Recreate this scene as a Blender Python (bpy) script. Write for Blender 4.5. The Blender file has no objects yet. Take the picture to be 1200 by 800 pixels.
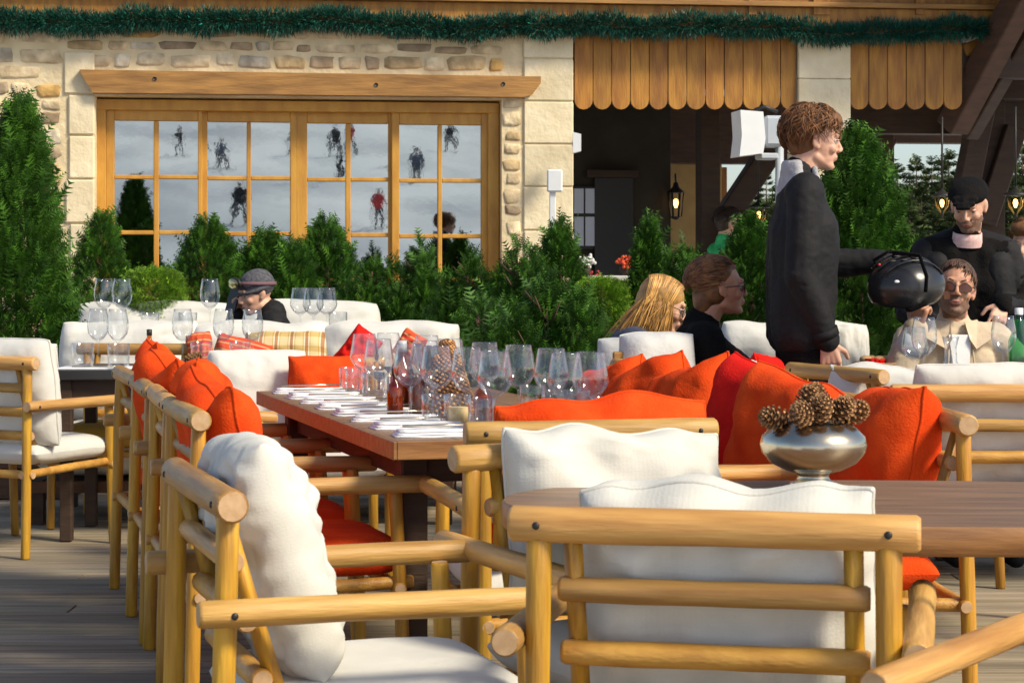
import bpy, math, random
import numpy as np
from mathutils import Vector, Matrix, Euler, noise
R = math.radians
random.seed(7)
SC = bpy.context.scene
COL = SC.collection
# ---------------------------------------------------------------- camera, sky, sun, exposure
CAMZ = 1.15; FPX = 2400.0; HOR = 313.0
cd = bpy.data.cameras.new('camera'); cam = bpy.data.objects.new('camera', cd); COL.objects.link(cam)
cam.location = (0, 0, CAMZ); cam.rotation_euler = (R(90), 0, 0)
cd.sensor_width = 36; cd.lens = 72; cd.shift_y = -(400 - HOR) / 1200.0
cd.clip_end = 3000; cd.clip_start = 0.05
cd.dof.use_dof = True; cd.dof.focus_distance = 7.0; cd.dof.aperture_fstop = 20
SC.camera = cam
w = bpy.data.worlds.new("World"); SC.world = w; w.use_nodes = True
nt = w.node_tree; nt.nodes.clear()
sunv = Vector((0.70, -0.46, 0.74)).normalized()
sky = nt.nodes.new('ShaderNodeTexSky'); sky.sky_type = 'NISHITA'; sky.sun_disc = False
sky.sun_elevation = math.asin(sunv.z); sky.sun_rotation = math.atan2(sunv.x, sunv.y)
sky.altitude = 1500; sky.air_density = 1.0; sky.dust_density = 5.0; sky.ozone_density = 1.0
bg = nt.nodes.new('ShaderNodeBackground'); bg.inputs['Strength'].default_value = 0.15
wo = nt.nodes.new('ShaderNodeOutputWorld')
nt.links.new(sky.outputs[0], bg.inputs[0]); nt.links.new(bg.outputs[0], wo.inputs[0])
sd = bpy.data.lights.new('sun', 'SUN'); sd.energy = 3.8; sd.angle = R(13); sd.color = (1.0, 0.91, 0.72)
so = bpy.data.objects.new('sun', sd); COL.objects.link(so)
so.rotation_euler = sunv.to_track_quat('Z', 'Y').to_euler(); so.location = (20, -10, 20)
SC.view_settings.view_transform = 'Standard'; SC.view_settings.look = 'None'
SC.view_settings.gamma = 1; SC.view_settings.use_white_balance = True; SC.view_settings.white_balance_temperature = 6800; SC.view_settings.exposure = 0.24
SC.render.resolution_x = 1024; SC.render.resolution_y = 682

def P(px, py, D): return Vector(((px - 600) / FPX * D, D, CAMZ - (py - HOR) / FPX * D))
def DZ(py, z): return FPX * (CAMZ - z) / (py - HOR)          # distance at which height z shows at row py

# ---------------------------------------------------------------- materials
MATS = {}
def nodes_of(name):
    m = bpy.data.materials.new(name); m.use_nodes = True
    t = m.node_tree; b = t.nodes['Principled BSDF']
    return m, t, b
def mat(name, c1, c2=None, rough=0.7, scale=8.0, stretch=(1, 1, 1), bump=0.0, bscale=None, metallic=0.0, attr=None, detail=4.0, sheen=0.0, contrast=(0.35, 0.65), knit=0.0, subsurf=0.0, spec=None, coords='Object', knots=0.0):
    """noise mixed between two colours of the thing itself; optional per-piece colour attribute"""
    if name in MATS: return MATS[name]
    m, t, b = nodes_of(name); N = t.nodes; L = t.links
    c2 = c2 or c1
    b.inputs['Roughness'].default_value = rough; b.inputs['Metallic'].default_value = metallic
    if spec is not None: b.inputs['Specular IOR Level'].default_value = spec
    if sheen: b.inputs['Sheen Weight'].default_value = sheen
    if subsurf:
        b.inputs['Subsurface Weight'].default_value = subsurf; b.inputs['Subsurface Radius'].default_value = (0.01, 0.004, 0.002)
    tc = N.new('ShaderNodeTexCoord'); mp = N.new('ShaderNodeMapping'); mp.inputs['Scale'].default_value = stretch
    L.new(tc.outputs[coords], mp.inputs[0])
    nz = N.new('ShaderNodeTexNoise'); nz.inputs['Scale'].default_value = scale; nz.inputs['Detail'].default_value = detail
    L.new(mp.outputs[0], nz.inputs['Vector'])
    mr = N.new('ShaderNodeMapRange'); mr.inputs[1].default_value = contrast[0]; mr.inputs[2].default_value = contrast[1]
    L.new(nz.outputs[0], mr.inputs[0])
    mx = N.new('ShaderNodeMix'); mx.data_type = 'RGBA'
    mx.inputs[6].default_value = (*c1, 1); mx.inputs[7].default_value = (*c2, 1)
    L.new(mr.outputs[0], mx.inputs[0])
    out = mx.outputs[2]
    if knots:
        vo = N.new('ShaderNodeTexVoronoi'); vo.inputs['Scale'].default_value = knots; L.new(mp.outputs[0], vo.inputs['Vector'])
        oi = N.new('ShaderNodeObjectInfo'); va = N.new('ShaderNodeVectorMath'); va.operation = 'ADD'; L.new(mp.outputs[0], va.inputs[0]); L.new(oi.outputs['Location'], va.inputs[1]); L.new(va.outputs[0], vo.inputs['Vector'])
        m4 = N.new('ShaderNodeMapRange'); m4.inputs[1].default_value = .07; m4.inputs[2].default_value = .20; m4.inputs[3].default_value = .75; m4.inputs[4].default_value = 0
        L.new(vo.outputs['Distance'], m4.inputs[0]); m3 = N.new('ShaderNodeMix'); m3.data_type = 'RGBA'; m3.inputs[7].default_value = (c2[0] * .35, c2[1] * .28, c2[2] * .25, 1)
        L.new(m4.outputs[0], m3.inputs[0]); L.new(out, m3.inputs[6]); out = m3.outputs[2]
        hs = N.new('ShaderNodeHueSaturation'); r1 = N.new('ShaderNodeMapRange'); r1.inputs[3].default_value = .68; r1.inputs[4].default_value = 1.12; L.new(oi.outputs['Random'], r1.inputs[0]); L.new(r1.outputs[0], hs.inputs['Value'])
        mh = N.new('ShaderNodeMath'); mh.operation = 'MULTIPLY'; mh.inputs[1].default_value = 7.3; L.new(oi.outputs['Random'], mh.inputs[0]); fr = N.new('ShaderNodeMath'); fr.operation = 'FRACT'; L.new(mh.outputs[0], fr.inputs[0])
        r2 = N.new('ShaderNodeMapRange'); r2.inputs[3].default_value = .494; r2.inputs[4].default_value = .506; L.new(fr.outputs[0], r2.inputs[0]); L.new(r2.outputs[0], hs.inputs['Hue']); L.new(out, hs.inputs['Color']); out = hs.outputs[0]
    if attr:
        at = N.new('ShaderNodeAttribute'); at.attribute_name = 'tint'
        m2 = N.new('ShaderNodeMix'); m2.data_type = 'RGBA'; m2.blend_type = 'MULTIPLY'; m2.inputs[0].default_value = attr
        L.new(out, m2.inputs[6]); L.new(at.outputs['Color'], m2.inputs[7]); out = m2.outputs[2]
    L.new(out, b.inputs['Base Color'])
    if bump or knit:
        bp = N.new('ShaderNodeBump'); bp.inputs['Strength'].default_value = bump or knit
        bp.inputs['Distance'].default_value = 0.01 if not knit else 0.004
        n2 = N.new('ShaderNodeTexNoise'); n2.inputs['Scale'].default_value = bscale or scale * 3; n2.inputs['Detail'].default_value = 5
        L.new(mp.outputs[0], n2.inputs['Vector'])
        h = n2.outputs[0]
        if knit:
            w1 = N.new('ShaderNodeTexWave'); w1.wave_type = 'BANDS'; w1.bands_direction = 'X'; w1.inputs['Scale'].default_value = 38; w1.inputs['Distortion'].default_value = 5; w1.inputs['Detail Scale'].default_value = 4
            w2 = N.new('ShaderNodeTexWave'); w2.wave_type = 'BANDS'; w2.bands_direction = 'Z'; w2.inputs['Scale'].default_value = 46; w2.inputs['Distortion'].default_value = 7; w2.inputs['Detail Scale'].default_value = 3
            L.new(tc.outputs['Object'], w1.inputs[0]); L.new(tc.outputs['Object'], w2.inputs[0])
            ma = N.new('ShaderNodeMath'); ma.operation = 'ADD'; L.new(w1.outputs[1], ma.inputs[0]); L.new(w2.outputs[1], ma.inputs[1])
            h = ma.outputs[0]
        L.new(h, bp.inputs['Height']); L.new(bp.outputs[0], b.inputs['Normal'])
    MATS[name] = m; return m
def emit(name, col, s):
    if name in MATS: return MATS[name]
    m, t, b = nodes_of(name); b.inputs['Emission Color'].default_value = (*col, 1); b.inputs['Emission Strength'].default_value = s
    b.inputs['Base Color'].default_value = (*col, 1); MATS[name] = m; return m
def glassmat(name, tint=(0.975, 0.98, 0.98), edge=0.8, base=0.06, rough=0.02):
    m, t, b = nodes_of(name); N = t.nodes; L = t.links; N.remove(b)
    tr = N.new('ShaderNodeBsdfTransparent'); tr.inputs[0].default_value = (*tint, 1)
    gl = N.new('ShaderNodeBsdfGlossy'); gl.inputs['Roughness'].default_value = rough; gl.inputs[0].default_value = (.95, .97, 1, 1)
    lw = N.new('ShaderNodeLayerWeight'); lw.inputs[0].default_value = 0.5
    pw = N.new('ShaderNodeMath'); pw.operation = 'POWER'; pw.inputs[1].default_value = 3.0
    mm = N.new('ShaderNodeMath'); mm.operation = 'MULTIPLY_ADD'; mm.inputs[1].default_value = edge; mm.inputs[2].default_value = base
    L.new(lw.outputs['Facing'], pw.inputs[0]); L.new(pw.outputs[0], mm.inputs[0])
    mx = N.new('ShaderNodeMixShader'); L.new(mm.outputs[0], mx.inputs[0]); L.new(tr.outputs[0], mx.inputs[1]); L.new(gl.outputs[0], mx.inputs[2])
    L.new(mx.outputs[0], N['Material Output'].inputs[0]); MATS[name] = m; return m

POLE = mat('honey_pole_wood', (.58, .31, .06), (.38, .175, .03), rough=.45, scale=9, stretch=(1, 3, 3), bump=.25, bscale=60)
RAIL = mat('pale_rail_wood', (.60, .345, .10), (.37, .185, .045), rough=.5, scale=7, stretch=(.5, 5, 5), bump=.3, bscale=22, detail=7, knots=4.0)
ARMW = mat('arm_rail_wood', (.60, .345, .10), (.37, .185, .045), rough=.5, scale=7, stretch=(5, .5, 5), bump=.3, bscale=22, detail=7, knots=4.0)
LEGW = mat('yellow_leg_wood', (.60, .32, .03), (.36, .16, .016), rough=.45, scale=8, stretch=(5, 5, .5), bump=.3, bscale=22, detail=7, knots=4.0)
ENDW = mat('cut_end_wood', (.55, .36, .20), (.46, .28, .14), rough=.7, scale=60)
KNIT = mat('white_knit', (.64, .63, .575), (.57, .56, .51), rough=.95, scale=14, knit=.07)
WHITE = mat('white_canvas', (.66, .65, .60), (.58, .57, .53), rough=.9, scale=5, bump=.25, bscale=30, sheen=.1)
WHITESH = mat('shaded_white_canvas', (.62, .62, .60), (.55, .55, .54), rough=.85, scale=5, bump=.25, bscale=60)  # white canvas again, with shade greyed into its colour
ORANGE = mat('orange_felt', (.80, .085, .014), (.66, .052, .008), rough=1, scale=9, bump=.3, bscale=160, spec=.1)
REDC = mat('red_felt', (.72, .018, .012), (.60, .012, .010), rough=1, scale=9, bump=.3, bscale=160, spec=.1)
MUST = mat('mustard_cloth', (.48, .28, .03), (.42, .23, .02), rough=.9)
TABLEW = mat('oiled_table_wood', (.25, .145, .08), (.15, .085, .045), rough=.45, scale=4, stretch=(1, 9, 9), bump=.1, bscale=20)
TABLER = mat('red_brown_edge_wood', (.34, .16, .055), (.22, .10, .035), rough=.45, scale=5, stretch=(1, 8, 8), bump=.15, bscale=20)
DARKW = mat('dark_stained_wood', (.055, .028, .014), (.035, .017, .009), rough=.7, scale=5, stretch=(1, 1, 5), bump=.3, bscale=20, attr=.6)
BLACKT = mat('black_table_top', (.03, .03, .032), (.022, .022, .024), rough=.35)
CHALW = mat('amber_larch_wood', (.42, .19, .022), (.27, .105, .013), rough=.6, scale=3.5, stretch=(6, 6, 1), bump=.35, bscale=14, attr=.8, detail=7)
FRAMEW = mat('golden_window_wood', (.58, .30, .045), (.46, .215, .03), rough=.5, scale=4, stretch=(3, 3, 1), bump=.2, bscale=20)
BEAMW = mat('weathered_beam_wood', (.38, .19, .05), (.22, .105, .028), rough=.7, scale=3, stretch=(1, 5, 7), bump=.4, bscale=9, detail=8)
MORTAR = mat('cream_mortar', (.78, .65, .42), (.60, .48, .29), rough=.95, scale=4, bump=1.0, bscale=22, detail=8)
STONE = mat('rubble_stone', (1.12, 1.08, 1.0), (.60, .55, .48), rough=.9, scale=9, bump=1.0, bscale=26, attr=1.0, detail=8)
QUOIN = mat('dressed_limestone', (.74, .65, .47), (.62, .53, .36), rough=.9, scale=5, bump=.7, bscale=24, attr=1.0, detail=8)
PANE = mat('reflective_glazing', (.43, .48, .50), (.39, .45, .47), rough=.016, metallic=1.0, scale=2, bump=.035, bscale=3.0)
DECK = mat('weathered_deck_board', (.36, .30, .21), (.20, .165, .115), rough=.8, scale=3.2, stretch=(.5, 9, 3), bump=.5, bscale=9, attr=.85, detail=8)
SNOW = mat('snow', (.80, .82, .86), (.62, .65, .71), rough=.8, scale=.05, detail=8, bump=.3, bscale=.4)
LEAF = mat('thuja_leaf', (.065, .195, .016), (.032, .11, .012), rough=.6, scale=6, attr=1.0, spec=.3)
LEAFL = mat('box_leaf', (.17, .36, .025), (.12, .28, .02), rough=.6, scale=6, attr=1.0, spec=.3)
LEAFF = mat('spruce_needle', (.045, .075, .022), (.03, .05, .015), rough=.8, scale=1, attr=1.0, spec=.2)
TEAL = mat('tinsel_fir', (.008, .10, .065), (.004, .06, .04), rough=.45, scale=9, attr=.9)
BARK = mat('bark', (.10, .06, .035), (.06, .035, .02), rough=.9, bump=.6, bscale=30)
SILVER = mat('hammered_silver', (.62, .55, .42), (.50, .44, .34), rough=.22, metallic=1.0, scale=12, bump=.08, bscale=30)
CONE = mat('pine_cone_scale', (.34, .19, .085), (.17, .085, .035), rough=.7, scale=50, attr=1.0)
GLASS = glassmat('clear_glass')
AMBER = mat('amber_oil', (.42, .14, .01), (.33, .10, .008), rough=.08, spec=.8)
AMBERG = glassmat('amber_glass', tint=(.75, .40, .08), edge=.5, base=.06)
BLACKP = mat('black_plastic', (.012, .012, .013), (.018, .018, .02), rough=.25)
MATTEB = mat('matt_black_metal', (.015, .014, .013), rough=.5)
WHITEP = mat('white_enamel', (.74, .76, .76), (.70, .72, .73), rough=.4)
GREYP = mat('grey_enamel', (.42, .46, .50), (.38, .42, .46), rough=.4)
CHINA = mat('white_china', (.80, .80, .80), rough=.2)
NAPK = mat('white_napkin', (.80, .80, .82), (.74, .74, .77), rough=.9, bump=.2, bscale=90)
WAX = mat('candle_wax', (.80, .62, .30), rough=.5, subsurf=.2)
PLASTER = mat('ochre_plaster', (.42, .27, .10), (.36, .22, .08), rough=.9, bump=.3)
DARKPL = mat('shade_dark_inner_wall', (.045, .037, .026), (.03, .024, .017), rough=.9, scale=3, bump=.5)  # the porch's shade is put into this near-black wall colour
LAMPG = emit('lit_lamp_glass', (1.0, .52, .14), 5.0)
SKIN = mat('skin', (.62, .36, .25), (.55, .30, .21), rough=.5, scale=18, subsurf=.12, bump=.05, bscale=300)
SKIN2 = mat('tanned_skin', (.52, .27, .165), (.46, .22, .14), rough=.5, scale=18, subsurf=.12, bump=.05, bscale=300)
LIP = mat('lip', (.44, .18, .135), rough=.5)
EYEW = mat('eye_white', (.42, .36, .33), rough=.3)
EYED = mat('eye_iris', (.03, .02, .015), rough=.15)
HAIRB = mat('chestnut_hair', (.19, .078, .024), (.10, .038, .012), rough=.6, scale=30, attr=.9)
HAIRD = mat('brown_hair', (.23, .105, .038), (.09, .038, .015), rough=.55, scale=30, attr=.9)
HAIRY = mat('blonde_hair', (.52, .29, .085), (.33, .17, .05), rough=.45, scale=30, attr=.9)
HAIRK = mat('dark_hair', (.035, .018, .010), (.02, .011, .007), rough=.5, scale=30, attr=.9)
HAIRM = mat('dark_brown_hair', (.085, .040, .018), (.045, .02, .010), rough=.55, scale=30, attr=.9)
JBLACK = mat('black_shell_fabric', (.012, .012, .014), (.008, .008, .009), rough=.75, scale=6, bump=.35, bscale=30, spec=.25)
JBLACK2 = mat('black_wool', (.008, .007, .007), (.005, .005, .005), rough=.95, spec=.15, bump=.5, bscale=120)
BEANIE = mat('heather_grey_knit', (.10, .10, .115), (.05, .05, .06), rough=.95, scale=60, bump=.6, bscale=90)
HOODG = mat('grey_marl_jersey', (.40, .40, .42), (.32, .32, .34), rough=.95, scale=40, bump=.3)
BEIGE = mat('beige_suede', (.62, .50, .36), (.52, .41, .29), rough=.9, scale=9, bump=.4, bscale=40)
WSHIRT = mat('white_shirt', (.78, .78, .78), rough=.8, bump=.3, bscale=20)
CHECK = mat('pink_checked_cotton', (.70, .50, .46), (.60, .35, .33), rough=.85, scale=60)
GBLUE = mat('slate_blue_knit', (.09, .10, .15), (.06, .07, .10), rough=.95, scale=20, bump=.3)
GREENJ = mat('green_ski_jacket', (.02, .45, .14), (.015, .36, .11), rough=.6, scale=6)
REDJ = mat('red_ski_jacket', (.55, .02, .02), rough=.6)
LENS = mat('dark_lens', (.02, .018, .016), rough=.05, spec=.9)
GOLDL = mat('gold_goggle_lens', (.45, .42, .18), (.3, .3, .2), rough=.1, metallic=.8)
NAVY = mat('navy_cloth', (.02, .02, .03), rough=.8)
RAILB = mat('aged_brass', (.45, .28, .08), rough=.35, metallic=.9)

# ---------------------------------------------------------------- mesh builder
class MB:
    def __init__(s): s.v = []; s.f = []; s.m = []; s.mats = []; s.tint = []; s.cur = (1, 1, 1); s.sm = []
    def mi(s, m):
        if m not in s.mats: s.mats.append(m)
        return s.mats.index(m)
    def add(s, vs, fs, m, smooth=True, tint=None):
        o = len(s.v); s.v += [tuple(q) for q in vs]; i = s.mi(m); t = tint or s.cur
        for f in fs: s.f.append(tuple(o + k for k in f)); s.m.append(i); s.sm.append(smooth); s.tint.append(t)
    def box(s, c, sz, m, rot=None, tint=None, bev=0.0):
        x, y, z = sz[0] / 2, sz[1] / 2, sz[2] / 2
        M = rot.to_3x3() if rot is not None else Matrix.Identity(3); c = Vector(c)
        b = min(bev, x * .45, y * .45, z * .45)
        if b <= 0:
            vs = [c + M @ Vector((i * x, j * y, k * z)) for i in (-1, 1) for j in (-1, 1) for k in (-1, 1)]
            fs = [(0, 1, 3, 2), (4, 6, 7, 5), (0, 4, 5, 1), (2, 3, 7, 6), (0, 2, 6, 4), (1, 5, 7, 3)]
            s.add(vs, fs, m, False, tint); return
        vs = []; idx = {}
        for i in (-1, 1):
            for j in (-1, 1):
                for k in (-1, 1):
                    for a in range(3):
                        q = [i * (x - b), j * (y - b), k * (z - b)]
                        q[a] += (i, j, k)[a] * b
                        idx[(i, j, k, a)] = len(vs); vs.append(c + M @ Vector(q))
        fs = []
        for a in range(3):
            b1, c1 = [t for t in range(3) if t != a]
            for sg in (-1, 1):
                def g(p, q):
                    t = [0, 0, 0]; t[a] = sg; t[b1] = p; t[c1] = q; return idx[(*t, a)]
                f = [g(-1, -1), g(1, -1), g(1, 1), g(-1, 1)]
                flip = (sg > 0) == (a == 1)
                fs.append(tuple(f[::-1] if flip else f))
        for a in range(3):
            o1, o2 = [t for t in range(3) if t != a]
            for p in (-1, 1):
                for q in (-1, 1):
                    t = [0, 0, 0]; t[o1] = p; t[o2] = q
                    t[a] = -1; u = tuple(t); t[a] = 1; w_ = tuple(t)
                    fs.append((idx[(*u, o1)], idx[(*u, o2)], idx[(*w_, o2)], idx[(*w_, o1)]))
        for i in (-1, 1):
            for j in (-1, 1):
                for k in (-1, 1): fs.append(tuple(idx[(i, j, k, a)] for a in range(3)))
        s.add(vs, fs, m, False, tint)
    def tube(s, pts, rad, m, n=12, cap=True, endm=None, tint=None, flat=1.0, smooth=True):
        pts = [Vector(p) for p in pts]
        if not hasattr(rad, '__len__'): rad = [rad] * len(pts)
        vs = []; prev = None
        for i, p in enumerate(pts):
            d = (pts[min(i + 1, len(pts) - 1)] - pts[max(i - 1, 0)])
            if d.length < 1e-9: d = Vector((0, 0, 1))
            d.normalize()
            if prev is None:
                a = Vector((0, 0, 1)) if abs(d.z) < .9 else Vector((1, 0, 0)); u = d.cross(a).normalized()
            else:
                u = prev - d * prev.dot(d)
                u = u.normalized() if u.length > 1e-6 else d.orthogonal().normalized()
            prev = u; w_ = d.cross(u)
            for k in range(n):
                t = 2 * math.pi * k / n; vs.append(p + (u * math.cos(t) + w_ * math.sin(t) * flat) * rad[i])
        fs = [(i * n + k, i * n + (k + 1) % n, (i + 1) * n + (k + 1) % n, (i + 1) * n + k) for i in range(len(pts) - 1) for k in range(n)]
        s.add(vs, fs, m, smooth, tint)
        if cap:
            o = len(s.v) - len(vs); i2 = s.mi(endm or m)
            for f in (tuple(o + k for k in range(n))[::-1], tuple(o + (len(pts) - 1) * n + k for k in range(n))):
                s.f.append(f); s.m.append(i2); s.sm.append(False); s.tint.append(tint or s.cur)
    def pole(s, a, b, r, m, endm=None, seed=0, n=16, wob=.002, rw=.03):
        a, b = Vector(a), Vector(b); k = 9; rg = random.Random(seed); d = (b - a).normalized()
        ph = rg.random() * 50; pts = []; rr = []
        for i in range(k):
            t = i / (k - 1); q = a.lerp(b, t)
            q += Vector((noise.noise(Vector((ph, t * 3, 0))), noise.noise(Vector((ph, t * 3, 7))), noise.noise(Vector((ph, t * 3, 13))))) * wob
            pts.append(q); rr.append(r * (1 + rw * noise.noise(Vector((ph, t * 5, 3))) * 2))
        pts = [a] + pts[0:] + [b]; c = .006
        pts[0] = pts[1].copy(); pts[1] = pts[1] + d * c; pts[-1] = pts[-2].copy(); pts[-2] = pts[-2] - d * c
        rr = [rr[0] * .84] + rr + [rr[-1] * .84]
        s.tube(pts, rr, m, n=n, endm=endm)
    def lathe(s, prof, m, loc=(0, 0, 0), n=24, tint=None, M=None):
        loc = Vector(loc); vs = []
        for r, z in prof:
            for k in range(n):
                q = Vector((r * math.cos(2 * math.pi * k / n), r * math.sin(2 * math.pi * k / n), z))
                if M is not None: q = M @ q
                vs.append(loc + q)
        fs = [(i * n + k, i * n + (k + 1) % n, (i + 1) * n + (k + 1) % n, (i + 1) * n + k) for i in range(len(prof) - 1) for k in range(n)]
        s.add(vs, fs, m, True, tint)
    def ball(s, c, r, m, n=14, k=9, rot=None, tint=None):
        if not hasattr(r, '__len__'): r = (r, r, r)
        c = Vector(c); vs = []; fs = []
        M = rot.to_3x3() if rot is not None else Matrix.Identity(3)
        for i in range(k + 1):
            a = math.pi * i / k
            for j in range(n):
                b = 2 * math.pi * j / n
                vs.append(c + M @ Vector((r[0] * math.sin(a) * math.cos(b), r[1] * math.sin(a) * math.sin(b), r[2] * math.cos(a))))
        for i in range(k):
            for j in range(n): fs.append((i * n + j, (i + 1) * n + j, (i + 1) * n + (j + 1) % n, i * n + (j + 1) % n))
        s.add(vs, fs, m, True, tint)
    def caps(s, a, b, ra, rb, m=None, n=14, q=5):
        a, b = Vector(a), Vector(b); d = b - a; L = d.length; d = d.normalized() if L > 1e-6 else Vector((0, 0, 1))
        pts = []; rr = []
        for i in range(q + 1):
            t = math.pi / 2 * i / q; pts.append(a - d * ra * math.cos(t)); rr.append(max(ra * math.sin(t), 1e-4))
        for i in range(q + 1):
            t = math.pi / 2 * i / q; pts.append(b + d * rb * math.sin(t)); rr.append(max(rb * math.cos(t), 1e-4))
        s.tube(pts, rr, m or SKIN, n=n)
    def prism(s, outline, y0, y1, m, tint=None, axis='y'):
        """outline: list of (x,z), counter-clockwise seen from -y"""
        n = len(outline)
        vs = [(x, y0, z) for x, z in outline] + [(x, y1, z) for x, z in outline]
        fs = [tuple(range(n)), tuple(range(2 * n - 1, n - 1, -1))] + [(i, n + i, n + (i + 1) % n, (i + 1) % n) for i in range(n)]
        s.add(vs, fs, m, False, tint)
    def mesh(s, name):
        me = bpy.data.meshes.new(name); me.from_pydata(s.v, [], s.f); me.update()
        for m in s.mats: me.materials.append(m)
        me.polygons.foreach_set('material_index', s.m); me.polygons.foreach_set('use_smooth', s.sm)
        ca = me.color_attributes.new('tint', 'FLOAT_COLOR', 'CORNER')
        cnt = np.array([len(f) for f in s.f]); t = np.repeat(np.c_[np.array(s.tint, dtype=np.float32), np.ones(len(s.tint), np.float32)], cnt, axis=0)
        ca.data.foreach_set('color', t.ravel().astype(np.float32))
        return me
    def build(s, name, parent=None, loc=None):
        o = bpy.data.objects.new(name, s.mesh(name)); COL.objects.link(o)
        if parent is not None: o.parent = parent
        if loc is not None: o.location = loc
        return o
def tag(o, label=None, cat=None, group=None, kind=None):
    if label: o['label'] = label
    if cat: o['category'] = cat
    if group: o['group'] = group
    if kind: o['kind'] = kind
    return o
def empty(name, loc=(0, 0, 0), rz=0.0, label=None, cat=None, group=None, kind=None):
    o = bpy.data.objects.new(name, None); COL.objects.link(o); o.location = loc; o.rotation_euler = (0, 0, rz); o.empty_display_size = .1
    return tag(o, label, cat, group, kind)
def copy_tree(o, parent=None):
    c = o.copy(); COL.objects.link(c); c.parent = parent
    for ch in list(o.children): copy_tree(ch, c)
    return c
def recenter(o, loc):
    """move a mesh object's origin to loc (mesh given in world coordinates)"""
    o.data.transform(Matrix.Translation(-Vector(loc))); o.location = loc
def remesh(mb, name, voxel, mats, smooth=3, wrinkle=0.0, wscale=9.0, parent=None, extra=None, region=None, dec=None):
    me = mb.mesh(name + '_raw'); me.materials.clear()
    o = bpy.data.objects.new(name + '_raw', me); COL.objects.link(o)
    md = o.modifiers.new('r', 'REMESH'); md.mode = 'VOXEL'; md.voxel_size = voxel; md.use_smooth_shade = True
    ms = o.modifiers.new('s', 'SMOOTH'); ms.factor = .6; ms.iterations = smooth
    dg = bpy.context.evaluated_depsgraph_get(); ev = o.evaluated_get(dg)
    out = bpy.data.meshes.new_from_object(ev, preserve_all_data_layers=False, depsgraph=dg)
    bpy.data.objects.remove(o); bpy.data.meshes.remove(me)
    n = len(out.vertices); co = np.empty(n * 3); out.vertices.foreach_get('co', co); co = co.reshape(-1, 3)
    if wrinkle:
        nn = np.empty(n * 3); out.vertices.foreach_get('normal', nn); nn = nn.reshape(-1, 3)
        d = np.array([noise.noise(Vector(p) * wscale) + .6 * abs(noise.noise(Vector((p[0], p[1], p[2] * 1.8)) * wscale * 2.1)) for p in co])
        co = co + nn * (d * wrinkle)[:, None]; out.vertices.foreach_set('co', co.ravel())
    out.materials.clear()
    for m in mats: out.materials.append(m)
    nf = len(out.polygons)
    out.polygons.foreach_set('use_smooth', [True] * nf)
    if region:
        c = np.empty(nf * 3); out.polygons.foreach_get('center', c); c = c.reshape(-1, 3)
        out.polygons.foreach_set('material_index', region(c).astype(np.int32))
    out.name = name; out.update()
    ca = out.color_attributes.new('tint', 'FLOAT_COLOR', 'POINT'); ca.data.foreach_set('color', np.ones(len(out.vertices) * 4, np.float32))
    if extra is not None:                                     # join small crisp pieces into the same mesh
        import bmesh
        bm = bmesh.new(); bm.from_mesh(out)
        e = extra.mesh('x'); off = []
        for m in extra.mats:
            if m not in mats: mats.append(m); out.materials.append(m)
            off.append(mats.index(m))
        nf0 = len(bm.faces); bm.from_mesh(e); bm.faces.ensure_lookup_table()
        for f in bm.faces[nf0:]: f.material_index = off[f.material_index] if f.material_index < len(off) else 0
        bm.to_mesh(out); bm.free(); bpy.data.meshes.remove(e)
    ob = bpy.data.objects.new(name, out); COL.objects.link(ob)
    if parent is not None: ob.parent = parent
    return ob
# ---------------------------------------------------------------- numpy foliage
def leafmesh(name, V, F, tint, mat_, parent=None, loc=None):
    me = bpy.data.meshes.new(name); nv = len(V); nf = len(F)
    me.vertices.add(nv); me.vertices.foreach_set('co', V.ravel().astype(np.float32))
    me.loops.add(nf * 3); me.loops.foreach_set('vertex_index', F.ravel().astype(np.int32))
    me.polygons.add(nf); me.polygons.foreach_set('loop_start', np.arange(0, nf * 3, 3, dtype=np.int32)); me.polygons.foreach_set('loop_total', np.full(nf, 3, np.int32))
    me.update(calc_edges=True); me.materials.append(mat_)
    ca = me.color_attributes.new('tint', 'FLOAT_COLOR', 'POINT'); ca.data.foreach_set('color', np.c_[tint, np.ones(nv)].astype(np.float32).ravel())
    o = bpy.data.objects.new(name, me); COL.objects.link(o)
    if parent is not None: o.parent = parent
    if loc is not None: o.location = loc
    return o
def unit(a): return a / (np.linalg.norm(a, axis=1, keepdims=True) + 1e-9)
def fronds(pos, dirs, L, rng, pairs=5, width=.36, lw=.06):
    """one fishbone frond of narrow triangles per position"""
    n = len(pos); side = unit(np.cross(dirs, rng.normal(size=(n, 3)))); up = np.cross(side, dirs)
    Vs = []; cnt = 0
    tip = pos + dirs * L[:, None]
    Vs += [pos - side * (L * lw * .5)[:, None], pos + side * (L * lw * .5)[:, None], tip]
    for k in range(pairs):
        t = (k + .5) / (pairs + .5); b = pos + dirs * (L * t)[:, None]
        ll = L * width * (1.15 - .75 * t)
        for sg in (-1, 1):
            e = b + (dirs * .75 + side * sg + up * rng.uniform(-.35, .35, (n, 1))) * ll[:, None]
            Vs += [b, b + dirs * (L * lw * 1.9)[:, None], e]
    V = np.stack(Vs, 1); m = V.shape[1]; V = V.reshape(-1, 3); F = np.arange(len(V)).reshape(-1, 3)
    return V, F, m
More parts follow.
